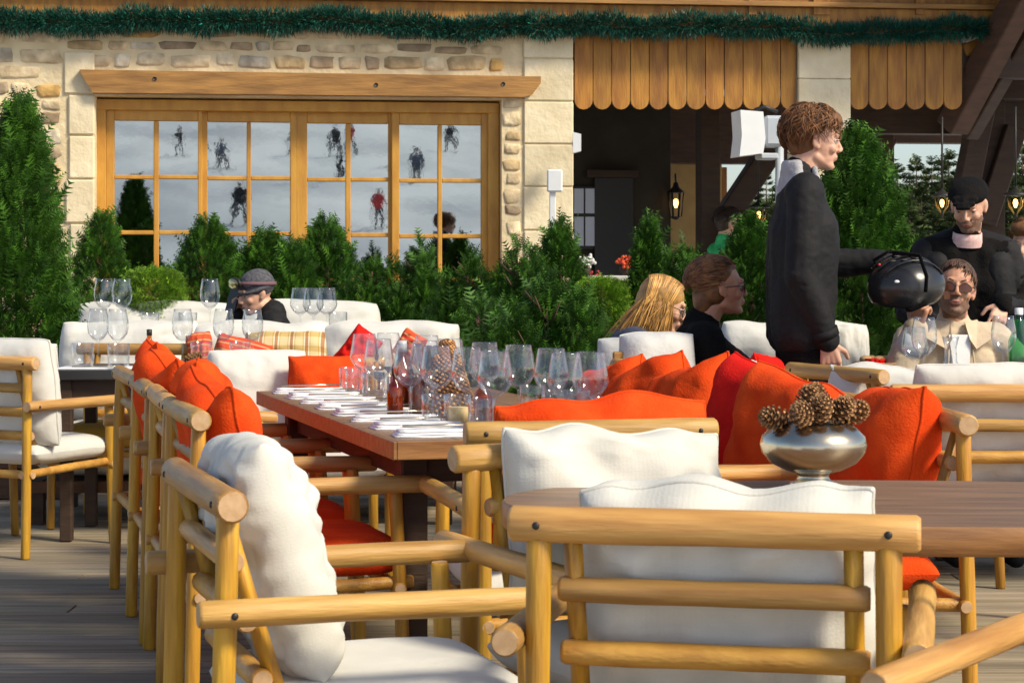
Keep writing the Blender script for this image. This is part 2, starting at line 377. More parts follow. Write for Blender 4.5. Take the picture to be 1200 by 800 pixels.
def shrub(name, loc, H, Rr, n, seed, label, prof='cone', L=.075, mat_=None, cat='shrub', group=None, trunk=True, lump=.22, light=.35, tilt=0.0):
    n = int(n * 1.5); L = L * .82; rng = np.random.default_rng(seed); root = empty(name, loc, 0, label, cat, group)
    h = rng.beta(1.05, 1.25, n) if prof == 'cone' else rng.random(n)
    th = rng.uniform(0, 2 * math.pi, n)
    if prof == 'cone': r = Rr * np.clip(1.0 - h, 0, 1) ** .62 * np.clip(h * 7 + .55, 0, 1)
    elif prof == 'ball': r = Rr * np.sqrt(np.clip(1 - (2 * h - 1) ** 4, 0, 1))
    elif prof == 'wide': r = Rr * (1 - h ** 1.7) ** .6 * np.clip(h * 3 + .65, 0, 1)
    ph = rng.uniform(0, 6, 4)
    lm = 1 + lump * (np.sin(3 * th + 7 * h + ph[0]) * .5 + np.sin(5 * th - 13 * h + ph[1]) * .35 + np.sin(9 * th + 23 * h + ph[2]) * .3)
    fr = np.sqrt(rng.uniform(.12, 1, n)); inner = rng.random(n) < .35; fr[~inner] = rng.uniform(.86, 1.03, (~inner).sum())
    stick = rng.random(n) < .09; fr[stick] *= rng.uniform(1.03, 1.26, stick.sum())
    rr = r * lm * fr
    cx = cy = 0; hs_ = 1.0
    if prof == 'wide':
        K = 9; ka = rng.uniform(0, 6.283, K); kr = Rr * np.sqrt(rng.uniform(0, .55, K)); kh = rng.uniform(.55, 1.0, K) * (1 - .35 * (kr / Rr) ** 2); kh[0] = 1; kr[0] *= .3
        who = rng.integers(0, K, n); h = rng.beta(1.0, 1.35, n); rr = Rr * .55 * (1 - h) ** .8 * np.clip(h * 5 + .6, 0, 1) * lm * fr
        cx = kr[who] * np.cos(ka[who]); cy = kr[who] * np.sin(ka[who]); hs_ = kh[who]
    pos = np.c_[rr * np.cos(th) + tilt * h * H + cx, rr * np.sin(th) + cy, h * H * hs_ * (1 + .06 * np.sin(4 * th + ph[3]))]
    out = np.c_[np.cos(th), np.sin(th), np.full(n, .75) + (h * 1.1 if prof != 'ball' else (2 * h - 1) * 1.6 - .6)]
    dirs = unit(out + rng.normal(size=(n, 3)) * .42)
    LL = L * rng.uniform(.6, 1.35, n); spike = rng.random(n) < .05; LL[spike] *= 1.7
    V, F, m = fronds(pos, dirs, LL, rng, pairs=5 if prof != 'ball' else 2)
    g = rng.random(n); clump = .5 + .5 * np.sin(3 * th + 9 * h + ph[1]) * np.sin(6 * h + ph[2])
    k = np.clip(.45 + .9 * g * clump + light * g ** 3, .3, 2.2)
    tint = np.c_[k * (1 + .35 * g * light), k, k * .9]
    o = leafmesh('crown', V, F, np.repeat(tint, m, axis=0), mat_ or LEAF, root)
    if trunk:
        mb = MB(); mb.tube([(0, 0, -.12), (0.01, 0, H * .3), (0 + tilt * H * .5, 0.01, H * .6), (tilt * H * .8, 0, H * .85)], [.03, .024, .014, .005], BARK, n=7)
        rg = random.Random(seed)
        for i in range(10):
            a = rg.random() * 6.28; z = H * (.12 + .07 * i); e = Rr * (1 - z / H) ** .7 * .8
            mb.tube([(0, 0, z), (math.cos(a) * e * .5, math.sin(a) * e * .5, z + e * .3), (math.cos(a) * e, math.sin(a) * e, z + e * .8)], [.011, .007, .003], BARK, n=5)
        mb.build('trunk', root)
    return root
# ---------------------------------------------------------------- ground, deck, snow slope, forest
mb = MB(); mb.add([(-400, -400, -.02), (400, -400, -.02), (400, 400, -.02), (-400, 400, -.02)], [(0, 1, 2, 3)], SNOW, False)
g = mb.build('ground'); tag(g, kind='structure')
# height -.12 so that the deck stands on it
g.location.z = -.12
mb = MB(); rg = random.Random(3); y = .6
mb.add([(-9, .5, -.06), (9, .5, -.06), (9, 15.3, -.06), (-9, 15.3, -.06)], [(0, 1, 2, 3)], DARKW, False)
while y < 15.2:
    wd = .145; x = -9 - rg.random() * 2
    while x < 9:
        ln = rg.uniform(2.4, 4.2); k = rg.uniform(.62, 1.2); z = rg.uniform(-.002, .0015)
        kk = (k * rg.uniform(.95, 1.08), k, k * rg.uniform(.9, 1.05))
        x0 = max(x, -9); x1 = min(x + ln - .004, 9)
        if x1 > x0: mb.box(((x0 + x1) / 2, y + wd / 2, -.015 + z), (x1 - x0, wd - .007, .03), DECK, tint=kk, bev=.002)
        x += ln
    y += wd
d = mb.build('deck'); tag(d, kind='structure')
# snow slope that the glazing reflects, behind the camera
mb = MB(); nx, ny = 60, 50; vs = []
for j in range(ny):
    for i in range(nx):
        X = -160 + 340 * i / (nx - 1); Y = -24 - (j / (ny - 1)) ** 1.5 * 300
        t = (-24 - Y)
        Z = -.14 + .144 * max(0, t - 7.5) + .25 * noise.noise(Vector((X * .08, Y * .08, 1))) * min(1, t / 30)
        vs.append((X, Y, Z))
mb.add(vs, [(j * nx + i, j * nx + i + 1, (j + 1) * nx + i + 1, (j + 1) * nx + i) for j in range(ny - 1) for i in range(nx - 1)], mat('tracked_snow', (.84, .85, .86), (.46, .48, .52), rough=.85, scale=.16, stretch=(1, .35, 1), detail=9, contrast=(.42, .68)))
sl = mb.build('snow_slope'); tag(sl, kind='structure')
def slope_z(X, Y):
    t = -24 - Y
    return -.14 + .144 * max(0, t - 7.5) + .25 * noise.noise(Vector((X * .08, Y * .08, 1))) * min(1, max(0, t) / 30)
def mirrored_spot(px, py):
    """where on the snow slope stands what the glazing shows at this pixel"""
    th = R(7); n = Vector((math.sin(th), -math.cos(th), 0)); d = Vector(((px - 600) / FPX, 1, (HOR - py) / FPX)); o = Vector((0, 0, CAMZ))
    t = (Vector((0, D0 + .2, 0)) - o).dot(n) / d.dot(n); p = o + d * t; d = d - 2 * d.dot(n) * n; q = p
    for i in range(2400):
        q = p + d * (i * .1)
        if q.y < -31 and q.z <= slope_z(q.x, q.y): break
    return q
# wooded hillside behind the chalet
mb = MB(); vs = []; nx, ny = 40, 30
def hill_z(X, Y): return -.14 + max(0, Y - 34) * .022 + 1.0 * noise.noise(Vector((X * .05, Y * .05, 9))) * min(1, max(0, Y - 34) / 10)
for j in range(ny):
    for i in range(nx):
        X = -20 + 160 * i / (nx - 1); Y = 34 + 150 * j / (ny - 1); vs.append((X, Y, hill_z(X, Y) + .02))
mb.add(vs, [(j * nx + i, j * nx + i + 1, (j + 1) * nx + i + 1, (j + 1) * nx + i) for j in range(ny - 1) for i in range(nx - 1)], mat('forest_floor', (.10, .09, .04), (.05, .055, .02), rough=1, scale=.6))
hb = mb.build('hillside'); tag(hb, kind='structure')

def spruce(seed, H=9.0, Rr=1.7):
    rng = np.random.default_rng(seed); root = empty('spruce_tree')
    n = 1500; h = rng.beta(1.0, 1.5, n); h = np.round(h * 24 + rng.normal(0, .18, n)) / 24; h = np.clip(h, .03, .99)
    th = rng.uniform(0, 6.283, n); r = Rr * (1 - h) ** .85 * (.8 + .3 * np.sin(5 * th + 40 * h)) * np.sqrt(rng.uniform(.05, 1, n))
    pos = np.c_[r * np.cos(th), r * np.sin(th), h * H * .97 + .3 - r * .22]
    dirs = unit(np.c_[np.cos(th), np.sin(th), np.full(n, -.10) + (h > .9) * 1.5] + rng.normal(size=(n, 3)) * .25)
    V, F, m = fronds(pos, dirs, rng.uniform(.4, .75, n) * (1.1 - .5 * h), rng, pairs=3, width=.4, lw=.12)
    k = rng.uniform(.5, 1.6, n); t = np.c_[k * 1.15, k, k]
    leafmesh('crown', V, F, np.repeat(t, m, 0), LEAFF, root)
    mb = MB(); mb.tube([(0, 0, -.8), (0, 0, H * .5), (0, 0, H * .97)], [.16, .09, .01], BARK, n=7); mb.build('trunk', root)
    return root
protos = [spruce(11, 9, 1.5), spruce(12, 10.5, 1.7), spruce(13, 7.5, 1.5)]
used = set(); rg = random.Random(5); spots = []
def tree_at(px, top, D): spots.append((px, top, D))
for px, top, D in [(1052, 196, 44), (1066, 204, 52), (1074, 188, 46), (1086, 200, 55), (1092, 186, 45), (1104, 190, 50), (1112, 180, 44), (1124, 196, 56), (1060, 226, 38), (1080, 222, 37), (1100, 218, 38), (1122, 212, 37), (1140, 200, 47), (1156, 186, 52),
                   (1172, 168, 40), (1186, 158, 44), (1198, 172, 42), (1212, 150, 46), (1180, 196, 34), (1202, 205, 33), (1224, 176, 37), (1046, 214, 58), (1034, 206, 50), (1016, 200, 48), (996, 204, 46), (880, 214, 50), (866, 222, 46), (898, 206, 52), (850, 230, 48), (1148, 224, 36), (1164, 214, 35), (832, 215, 50), (914, 214, 44), (960, 205, 45), (1244, 190, 44), (1262, 170, 48), (1050, 236, 42), (1114, 236, 34)] + [(1040 + 13 * i, 240 + (i * 37) % 23, 30 + (i * 7) % 6) for i in range(16)] + [(845 + 16 * i, 236 + (i * 31) % 15, 33) for i in range(7)]:
    tree_at(px, top, D)
posw = ['slim', 'broad', 'short']
sides = {}
for i, (px, top, D) in enumerate(spots):
    k = i % 3; o = protos[k]
    if k in used: o = copy_tree(o)
    used.add(k)
    X = (px - 600) / FPX * D; zt = CAMZ + (HOR - top) / FPX * D; zb = hill_z(X, D) if D > 34 else -.14
    hh = [9, 10.5, 7.5][k]; s = (zt - zb) / hh
    o.location = (X, D, zb); o.scale = (max(s, .55), max(s, .55), s); o.rotation_euler.z = rg.random() * 6
    where = 'seen through the opening behind the capped man' if 1040 < px < 1150 else ('beyond the right edge of the porch' if px >= 1150 else 'behind the middle of the porch')
    tag(o, f'dark green spruce on the wooded hillside {where}', 'spruce', f'spruces {where}')

# ---------------------------------------------------------------- chalet
D0 = 15.5; TH = R(7)
def FL(px, py, dy=0.0):
    k = (px - 600) / FPX; D = (D0 + dy / math.cos(TH)) / (1 - k * math.tan(TH)); X = k * D
    return (math.cos(TH) * X + math.sin(TH) * (D - D0), CAMZ - (py - HOR) / FPX * D)
def fx(px, dy=0.0): return FL(px, 300, dy)[0]
def fz(py, px=600, dy=0.0): return FL(px, py, dy)[1]
CH = empty('chalet', (0, D0, 0), TH, 'stone and amber timber chalet with a glazed wall and a dark open porch', 'building')
WX0 = fx(-60); OX0 = fx(112); OX1 = fx(588); QX0 = fx(613); QX1 = fx(672)
OZ1 = fz(115, 350); OZ0 = .98; WTOP = fz(28, 300) + .16
T = .5
mb = MB()
# mortar wall around the window opening
def wb(x0, x1, z0, z1, y0=0, y1=T, m=MORTAR, **k): mb.box(((x0 + x1) / 2, (y0 + y1) / 2, (z0 + z1) / 2), (x1 - x0, y1 - y0, z1 - z0), m, **k)
wb(WX0, OX0, -.1, WTOP); wb(OX1, QX1 - .01, -.1, WTOP); wb(OX0, OX1, OZ1 + .001, WTOP); wb(OX0, OX1, -.1, OZ0 - .001)
# irregular rubble stones bedded nearly flush
rg = random.Random(21)
pal = [(.78, .66, .46), (.72, .59, .40), (.74, .65, .49), (.68, .56, .39), (.72, .60, .42), (.60, .46, .27), (.62, .40, .15), (.44, .34, .23), (.36, .29, .21), (.62, .57, .47), (.52, .48, .40)]
wts = [3, 3, 3, 3, 3, 3, 2.4, 2.2, 2.4, 2, 2]
def stone(cx, cz, w_, h_, y=-.0, col=None):
    n = rg.choice((7, 8, 9)); pts = []; ph = rg.random() * 9; c = col or rg.choices(pal, wts)[0]; kx = rg.uniform(-.18, .18)
    for i in range(n):
        a = 2 * math.pi * i / n + rg.uniform(-.22, .22); ca, sa = math.cos(a), math.sin(a); e = rg.uniform(.28, .46)
        x = abs(ca) ** e * (1 if ca > 0 else -1) * w_ / 2; z = abs(sa) ** e * (1 if sa > 0 else -1) * h_ / 2
        f = 1 + rg.uniform(-.15, .09); pts.append((x * f + kx * z, z * f))
    vs = [(cx + x, y + .003, cz + z) for x, z in pts] + [(cx + x * .93, y - .008, cz + z * .93) for x, z in pts] + [(cx + x * .6, y - .009 - rg.random() * .006, cz + z * .6) for x, z in pts] + [(cx, y - .012, cz)]
    fs = [(i, (i + 1) % n, n + (i + 1) % n, n + i) for i in range(n)] + [(n + i, n + (i + 1) % n, 2 * n + (i + 1) % n, 2 * n + i) for i in range(n)] + [(2 * n + i, 2 * n + (i + 1) % n, 3 * n) for i in range(n)]
    k = rg.uniform(.88, 1.1); mb.add(vs, fs, STONE, True, tuple(q * k for q in c))
def stones(x0, x1, z0, z1, hh=.17):
    z = z0
    while z < z1 - .05:
        h_ = rg.uniform(hh * .7, hh * 1.25); h_ = min(h_, z1 - z)
        x = x0 + rg.uniform(-.02, .02)
        while x < x1 - .04:
            w_ = min(rg.uniform(.12, .36), x1 - x); w_ = x1 - x if x1 - x - w_ < .09 else w_
            if w_ > .06:
                if h_ > .16 and w_ < .2 and rg.random() < .4:
                    stone(x + w_ / 2, z + h_ * .27, w_ - .03, h_ * .46); stone(x + w_ / 2, z + h_ * .77, w_ - .03, h_ * .40)
                elif rg.random() > .02: stone(x + w_ / 2, z + h_ / 2 + rg.uniform(-.01, .01), w_ - .014, h_ - .014 - rg.random() * .02)
            x += w_
        z += h_
stones(WX0, fx(74), .1, WTOP + .02, .16); stones(fx(78), OX1 + .02, fz(83, 350), WTOP + .02, .13); stones(OX1 + .012, QX0 - .01, OZ0 - .5, fz(116, 600), .13); stones(fx(73), QX0, .1, OZ0 - .05)
mb.build('stone_wall', CH)
# dressed blocks either side of the opening
mb = MB()
zs = [fz(p, 640) for p in (30, 69, 119, 169, 219, 270, 320, 372, 424, 476)] + [-.1]
for i in range(len(zs) - 1):
    k = rg.uniform(.92, 1.1); z1, z0 = zs[i], zs[i + 1]; e = rg.uniform(-.006, .006)
    mb.box(((QX0 + QX1) / 2 + e / 2, T / 2 - .02, (z0 + z1) / 2), (QX1 - QX0 - .006, T, z1 - z0 - .009), QUOIN, tint=(k, k * .99, k * .95), bev=.008)
mb.box(((QX0 + QX1) / 2, T / 2 - .008, 1.5), (QX1 - QX0 - .012, T - .01, 3.0), MORTAR)
mb.build('corner_pier', CH)
mb = MB(); zs = [fz(p, 90) for p in (60, 111, 159, 210, 262, 310, 360, 410)]
for i in range(len(zs) - 1):
    k = rg.uniform(.92, 1.12); z1, z0 = zs[i], zs[i + 1]; x0 = fx(75 + rg.uniform(-1, 8))
    mb.box(((x0 + OX0) / 2 - .004, .2 - .014, (z0 + z1) / 2), (OX0 - x0 - .006, .42, z1 - z0 - .010), QUOIN, tint=(k, k * .98, k * .93), bev=.01)
mb.build('quoin_blocks', CH)
# lintel beam with raked ends
mb = MB(); a0, a1 = fx(94), fx(632); b0, b1 = fx(110), fx(612); zt0, zt1 = fz(83, 94), fz(91, 632); zb0, zb1 = fz(110, 110), fz(115, 612)
mb.prism([(b0, zb0), (b1, zb1), (fx(622), fz(112, 620)), (a1, zt1 - .05), (a1, zt1), (a0, zt0), (a0 + .03, zt0 - .06)], -.09, .16, BEAMW)
for px, py in ((182, 94), (440, 101), (588, 100)):
    x, z = FL(px, py); mb.lathe([(.0005, 0), (.014, 0), (.016, .004)], MATTEB, loc=(x, -.0905, z), n=10, M=Matrix.Rotation(R(90), 3, 'X'))
mb.build('lintel', CH)
# window frame and four sashes
zt = OZ1 - .002
mb = MB(); fw = .06
def wf(px0, px1, py0, py1, y0, y1, m=FRAMEW):
    x0, z1 = FL(px0, py0, y0); x1, z0 = FL(px1, py1, y0); mb.box(((x0 + x1) / 2, (y0 + y1) / 2, (z0 + z1) / 2), (x1 - x0, y1 - y0, z1 - z0), m, bev=.005)
wf(113, 124, 117, 345, .12, .25); wf(572, 585, 122, 345, .12, .25); wf(113, 585, 116, 133, .115, .245); wf(113, 585, 336, 345, .11, .26)
mb.build('window_frame', CH)
sash = [(124, 237, 134, 180, 186, 232, .15), (235, 349, 243, 289, 294, 340, .19), (347, 461, 360, 405, 411, 455, .19), (459, 574, 468, 513, 518, 564, .15)]
for k, (l, r, a, b, c, d_, y) in enumerate(sash):
    mb = MB(); o = 6 * (k / 3)
    y1 = y + .06
    wf(l, a, 128, 338, y, y1); wf(d_, r, 128, 338, y, y1); wf(a, d_, 128, 142 + o * .8, y, y1); wf(a, d_, 326, 338, y, y1)
    wf(b, c, 142 + o * .8, 326, y + .004, y1 - .004)
    for yy in (205, 270): wf(a, b, yy + o * .7, yy + 5 + o * .7, y + .006, y1 - .006); wf(c, d_, yy + o * .7, yy + 5 + o * .7, y + .006, y1 - .006)
    f = mb.build('window_sash', CH)
    mb = MB(); x0, z1 = FL(a - 1, 138, y); x1, z0 = FL(d_ + 1, 330, y)
    rr = [0, .006, -.005, .003][k]
    mb.box(((x0 + x1) / 2, y + .035, (z0 + z1) / 2), (x1 - x0, .012, z1 - z0), PANE, rot=Matrix.Rotation(rr, 3, 'Z').to_4x4()); mb.build('pane', f)
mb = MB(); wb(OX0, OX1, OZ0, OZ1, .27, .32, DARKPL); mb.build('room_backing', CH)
mb = MB(); wb(OX0 - .02, OX1 + .02, OZ0 - .06, OZ0, -.05, .12, BEAMW); mb.build('window_sill', CH)
# porch: column, second storey floor, fascia, scalloped boards
def col_(px0, px1, py0, nm, d=.34):
    mb = MB(); x0, x1 = fx(px0), fx(px1); z = fz(py0, px0); k = 0
    zz = [-.1, .35, .8, 1.3, 1.75, 2.25, 2.6, z]
    for i in range(7): k = rg.uniform(.95, 1.06); mb.box(((x0 + x1) / 2, d / 2 - .02, (zz[i] + zz[i + 1]) / 2), (x1 - x0, d, zz[i + 1] - zz[i] - .003), QUOIN, tint=(k, k, k * .98), bev=.006)
    return mb.build(nm, CH)
col_(935, 996, 40, 'stone_column'); col_(1290, 1350, 40, 'stone_column')
def boards(px0, px1, w_=22.0, top=40, bot=128):
    mb = MB(); x = px0; k = 0
    while x < px1 - 4:
        xe = min(x + w_, px1); x0, x1 = fx(x + .5), fx(xe - .5); zt_, zb_ = fz(top, x), fz(bot, x); r = (fx(x + w_ - .5) - fx(x + .5)) / 2; cx = x0 + r if xe == x + w_ else None
        pts = [(x0, zt_)]
        if cx is None: cx = x0 + r
        for i in range(9):
            a = math.pi + math.pi * i / 8; q = (cx + math.cos(a) * r, zb_ + r + math.sin(a) * r)
            if q[0] <= x1 + 1e-6: pts.append(q)
        if pts[-1][0] < x1 - .003: pts.append((x1, pts[-1][1]))
        pts.append((x1, zt_)); g_ = rg.uniform(.82, 1.12); yy = rg.uniform(-.004, .004)
        mb.prism(pts, .02 + yy, .045 + yy, CHALW, tint=(g_, g_ * rg.uniform(.94, 1.04), g_)); x += w_
    return mb.build('scalloped_boards', CH)
boards(673.5, 934); boards(997, 1129); 
mb = MB(); x0, x1 = fx(673), fx(1360)
mb.box(((x0 + x1) / 2, .16, fz(70, 900)), (x1 - x0, .2, .22), DARKW); mb.build('porch_beam', CH)
mb = MB()   # balcony floor edge with mouldings above the garland
x0, x1 = fx(-60), fx(1168)
def band(py0, py1, y0, y1, m, tint=(1, 1, 1)):
    za, zb = CAMZ + (HOR - py0) / FPX * 15.4, CAMZ + (HOR - py1) / FPX * 15.4
    mb.box(((x0 + x1) / 2, (y0 + y1) / 2, (za + zb) / 2), (x1 - x0, y1 - y0, za - zb), m, tint=tint, bev=.004)
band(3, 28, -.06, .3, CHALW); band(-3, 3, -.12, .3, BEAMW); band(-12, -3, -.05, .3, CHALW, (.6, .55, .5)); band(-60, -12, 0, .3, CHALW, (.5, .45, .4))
mb.build('balcony_fascia', CH)
mb = MB(); mb.box(((x0 + fx(1500)) / 2, 4.2, fz(20, 600) + .28), (fx(1500) - x0, 8.4, .14), DARKW); mb.build('porch_ceiling', CH)  # slab over the porch, put in so that the interior falls dark
# joinery glimpsed above the fascia at upper right
mb = MB()
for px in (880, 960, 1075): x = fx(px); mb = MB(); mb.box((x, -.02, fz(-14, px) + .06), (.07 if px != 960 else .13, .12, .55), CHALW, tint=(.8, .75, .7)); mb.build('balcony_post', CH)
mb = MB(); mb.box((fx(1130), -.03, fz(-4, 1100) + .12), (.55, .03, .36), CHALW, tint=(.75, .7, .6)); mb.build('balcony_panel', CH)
mb = MB(); a, b = fx(965), fx(1072); mb.box(((a + b) / 2, .015, fz(-8, 1000) + .22), (b - a - .05, .02, .5), PANE); mb.build('upper_window', CH)
# interior walls, posts and braces of the porch
mb = MB()
def ib(px0, px1, py0, py1, dy, th, m=DARKPL, tint=None, name=None, par=CH, bev=.004):
    a, z1 = FL(px0, py0, dy); b, z0 = FL(px1, py1, dy)
    mm = MB(); mm.box(((a + b) / 2, dy + th / 2, (z0 + z1) / 2), (b - a, th, z1 - z0), m, tint=tint, bev=bev)
    return mm.build(name, par) if name else mm
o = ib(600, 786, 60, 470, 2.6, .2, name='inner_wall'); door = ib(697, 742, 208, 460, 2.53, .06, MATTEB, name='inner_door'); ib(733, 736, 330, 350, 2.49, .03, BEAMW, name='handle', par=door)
ib(688, 748, 199, 208, 2.5, .09, DARKW, name='door_head')
wi = ib(671, 699, 218, 292, 2.56, .03, MATTEB, name='porch_window')
for a, b, c, d_ in ((673, 684, 221, 250), (686, 697, 221, 250), (673, 684, 254, 288), (686, 697, 254, 288)): ib(a, b, c, d_, 2.54, .02, mat('bright_pane', (.55, .60, .72), rough=.1), name='pane', par=wi, bev=0)  # opaque pale blue panes, their colour standing for light in the glass
ib(786, 846, 140, 470, 4.6, .2, PLASTER, name='ochre_wall')
ib(846, 852, 196, 236, 5, .1, CHALW, tint=(.6, .5, .5), name='porch_shutter')
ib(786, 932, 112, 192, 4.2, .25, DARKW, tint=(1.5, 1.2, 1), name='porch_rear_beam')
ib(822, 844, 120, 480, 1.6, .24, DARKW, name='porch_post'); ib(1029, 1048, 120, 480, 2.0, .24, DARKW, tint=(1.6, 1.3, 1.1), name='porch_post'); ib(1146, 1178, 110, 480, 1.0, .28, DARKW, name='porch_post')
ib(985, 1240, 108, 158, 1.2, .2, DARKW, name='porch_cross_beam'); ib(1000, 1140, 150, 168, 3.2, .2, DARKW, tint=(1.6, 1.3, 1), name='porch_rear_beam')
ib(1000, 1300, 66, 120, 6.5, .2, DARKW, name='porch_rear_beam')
def bar(p, q, r, m, name, dy0, dy1, tint=(1, 1, 1)):
    a = FL(*p, dy0); b = FL(*q, dy1); mm = MB(); A = Vector((a[0], dy0, a[1])); B = Vector((b[0], dy1, b[1])); d = (B - A)
    rot = d.to_track_quat('Z', 'Y').to_matrix().to_4x4(); mm.box((A + B) / 2, (r * 2, r * 2, d.length), m, rot=rot, tint=tint, bev=.01); return mm.build(name, CH)
bar((846, 262), (906, 172), .10, DARKW, 'porch_brace', 2.2, 2.2); bar((990, 250), (1040, 160), .08, DARKW, 'porch_brace', 2.2, 2.2)
bar((1116, 150), (1216, -40), .10, DARKW, 'rafter', .3, -.5, (1.6, 1.2, 1)); bar((1132, 158), (1240, -30), .08, DARKW, 'rafter', .5, -.2, (.9, .8, .7)); bar((1128, 60), (1160, 48), .05, CHALW, 'rafter_end', .1, .1)
bar((1165, 62), (1300, 40), .14, DARKW, 'rafter', .6, .6); bar((1126, 250), (1150, 130), .09, DARKW, 'porch_brace', .9, .9); bar((1152, 262), (1188, 150), .09, DARKW, 'porch_brace', 1, 1)
ib(1126, 1420, 50, 118, .9, .3, DARKW, name='porch_side_beam')
mm = MB(); mm.box((fx(1300), 1.6, WTOP + .55), (3.2, 5.0, .5), DARKW); mm.build('side_roof', CH)
# unseen bulk of the upper storey, put over the porch to keep it dark
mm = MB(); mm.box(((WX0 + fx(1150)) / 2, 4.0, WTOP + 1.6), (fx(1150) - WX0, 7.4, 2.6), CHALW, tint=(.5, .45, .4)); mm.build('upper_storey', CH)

# garland of tinsel fir along the fascia
rng = np.random.default_rng(4); n = 56000; t = rng.random(n); pxs = -60 + t * 1226
def gpy(px): return 22 + 15 * (px / 1165.) + 2.0 * np.sin(px / 37.) + 1.6 * np.sin(px / 17. + 1) + 2.5 * np.sin(px / 71.)
k = (pxs - 600) / FPX; Dg = (D0 - .13) / (1 - k * math.tan(TH)); X = k * Dg; Z = CAMZ + (HOR - gpy(pxs)) / FPX * Dg
rad = .090 * (1 + .25 * np.sin(pxs / 9.) * np.sin(pxs / 31.))
a = rng.uniform(0, 6.283, n); dr = np.c_[rng.normal(0, .45, n), np.cos(a), np.sin(a)]; dr = unit(dr); pos = np.c_[X, Dg, Z] + dr * (rad * rng.uniform(.2, 1, n))[:, None]
L_ = rng.uniform(.03, .055, n); sd_ = unit(np.cross(dr, rng.normal(size=(n, 3)))) * .0042
V = np.stack([pos - sd_, pos + sd_, pos + dr * L_[:, None]], 1).reshape(-1, 3); F = np.arange(n * 3).reshape(-1, 3)
kk = rng.uniform(.35, 1.5, n); kk[rng.random(n) < .006] = 5  # a few needles coloured far brighter, standing for tiny twinkle lights
go = leafmesh('fir_garland', V, F, np.repeat(np.c_[kk, kk, kk], 3, 0), TEAL)
tag(go, 'long teal green tinsel garland strung along the balcony edge above the stone wall', 'garland')

# wall lights, speakers, heater, lanterns
def lantern(px, py, D, label, s=1.0, shape='box'):
    p = P(px, py, D); r = empty('lantern', p, 0, label, 'lantern', 'brass lanterns in the porch')
    mb = MB()
    if shape == 'box':
        mb.lathe([(.001, .19 * s), (.02 * s, .18 * s), (.03 * s, .14 * s), (.075 * s, .10 * s), (.08 * s, .09 * s), (.001, .09 * s)], MATTEB, n=6)
        for i in range(6):
            a = i * math.pi / 3; mb.tube([(.068 * s * math.cos(a), .068 * s * math.sin(a), .09 * s), (.05 * s * math.cos(a), .05 * s * math.sin(a), -.12 * s)], .006 * s, MATTEB, n=5)
        mb.lathe([(.001, -.15 * s), (.03 * s, -.14 * s), (.055 * s, -.12 * s), (.001, -.118 * s)], MATTEB, n=6)
        mb.tube([(0, 0, .19 * s), (0, .05, .26 * s), (0, .16, .24 * s)], .008, MATTEB, n=6)
    else:
        mb.lathe([(.001, .16 * s), (.05 * s, .11 * s), (.11 * s, .085 * s), (.115 * s, .07 * s), (.001, .072 * s)], MATTEB, n=16)
        for i in range(4):
            a = i * math.pi / 2 + .4; mb.tube([(.09 * s * math.cos(a), .09 * s * math.sin(a), .07 * s), (.075 * s * math.cos(a), .075 * s * math.sin(a), -.03 * s), (.012 * s * math.cos(a), .012 * s * math.sin(a), -.11 * s)], .005 * s, RAILB, n=5)
        mb.lathe([(.001, -.15 * s), (.02 * s, -.12 * s), (.015 * s, -.10 * s)], MATTEB, n=8); mb.tube([(0, 0, .16 * s), (0, 0, .9 * s)], .008, MATTEB, n=6)
    mb.build('lantern_frame', r)
    mb = MB(); mb.lathe([(.001, .04 * s), (.018 * s, .03 * s), (.024 * s, 0), (.012 * s, -.04 * s), (.001, -.045 * s)], LAMPG, n=10); mb.build('lamp_bulb', r)
    return r

lantern(792, 238, 18.2, 'black six-sided lantern with a lit bulb on the inner porch wall left of the boy', 1.0)
lantern(1104, 238, 15.0, 'brass bell lantern glowing just left of the black cap', .7, 'bell'); lantern(1190, 238, 15.3, 'brass bell lantern glowing at the right edge above the forest', .8, 'bell'); lantern(889, 252, 16.4, 'small glowing bell lantern low behind the back of the standing boy', .8, 'bell')
r = empty('wall_speaker', P(676, 168, 15.25), 0, 'small white loudspeaker on the side of the stone corner pier', 'speaker')
mb = MB(); mb.prism([(-.03, -.075), (.03, -.06), (.03, .065), (-.03, .08)], -.06, .06, WHITEP); mb.build('cabinet', r); mb = MB(); mb.box((-.02, .08, 0), (.03, .06, .03), GREYP); mb.build('bracket', r)
r = empty('post_light', (P(650, 300, 14.6).x, 14.6, 0), 0, 'white box light on a slim white post before the corner pier', 'light')
mb = MB(); mb.box((0, 0, P(0, 212, 14.6).z), (.11, .10, .16), WHITEP, bev=.01); mb.build('light_head', r)
mb = MB(); mb.box((-.015, 0, .9), (.045, .045, 1.78), WHITEP, bev=.005); mb.box((0, 0, .01), (.16, .16, .02), WHITEP); mb.build('post', r)
r = empty('patio_heater', P(895, 160, 13.2), R(8), 'white angled patio heater box with a grey bracket above the boy\'s shoulder', 'heater')
mb = MB(); mb.prism([(-.19, -.135), (-.035, -.115), (-.02, -.02), (-.035, .15), (-.185, .16), (-.175, .0)], -.12, .12, WHITEP); mb.build('reflector_housing', r)
mb = MB(); mb.box((.05, .0, .03), (.13, .18, .20), GREYP, bev=.02); mb.box((.02, .0, -.13), (.12, .15, .04), GREYP, bev=.01); mb.tube([(-.06, -.0, .17), (0, -.02, .19), (.09, 0, .16)], .012, MATTEB, n=8); mb.build('control_box', r)
mb = MB(); mb.tube([(.11, .02, .12), (.11, .02, -2.1)], .028, GREYP, n=12); mb.lathe([(.001, .0), (.2, 0), (.2, -.03), (.001, -.03)], GREYP, loc=(.11, .02, -2.08)); mb.build('pole', r)

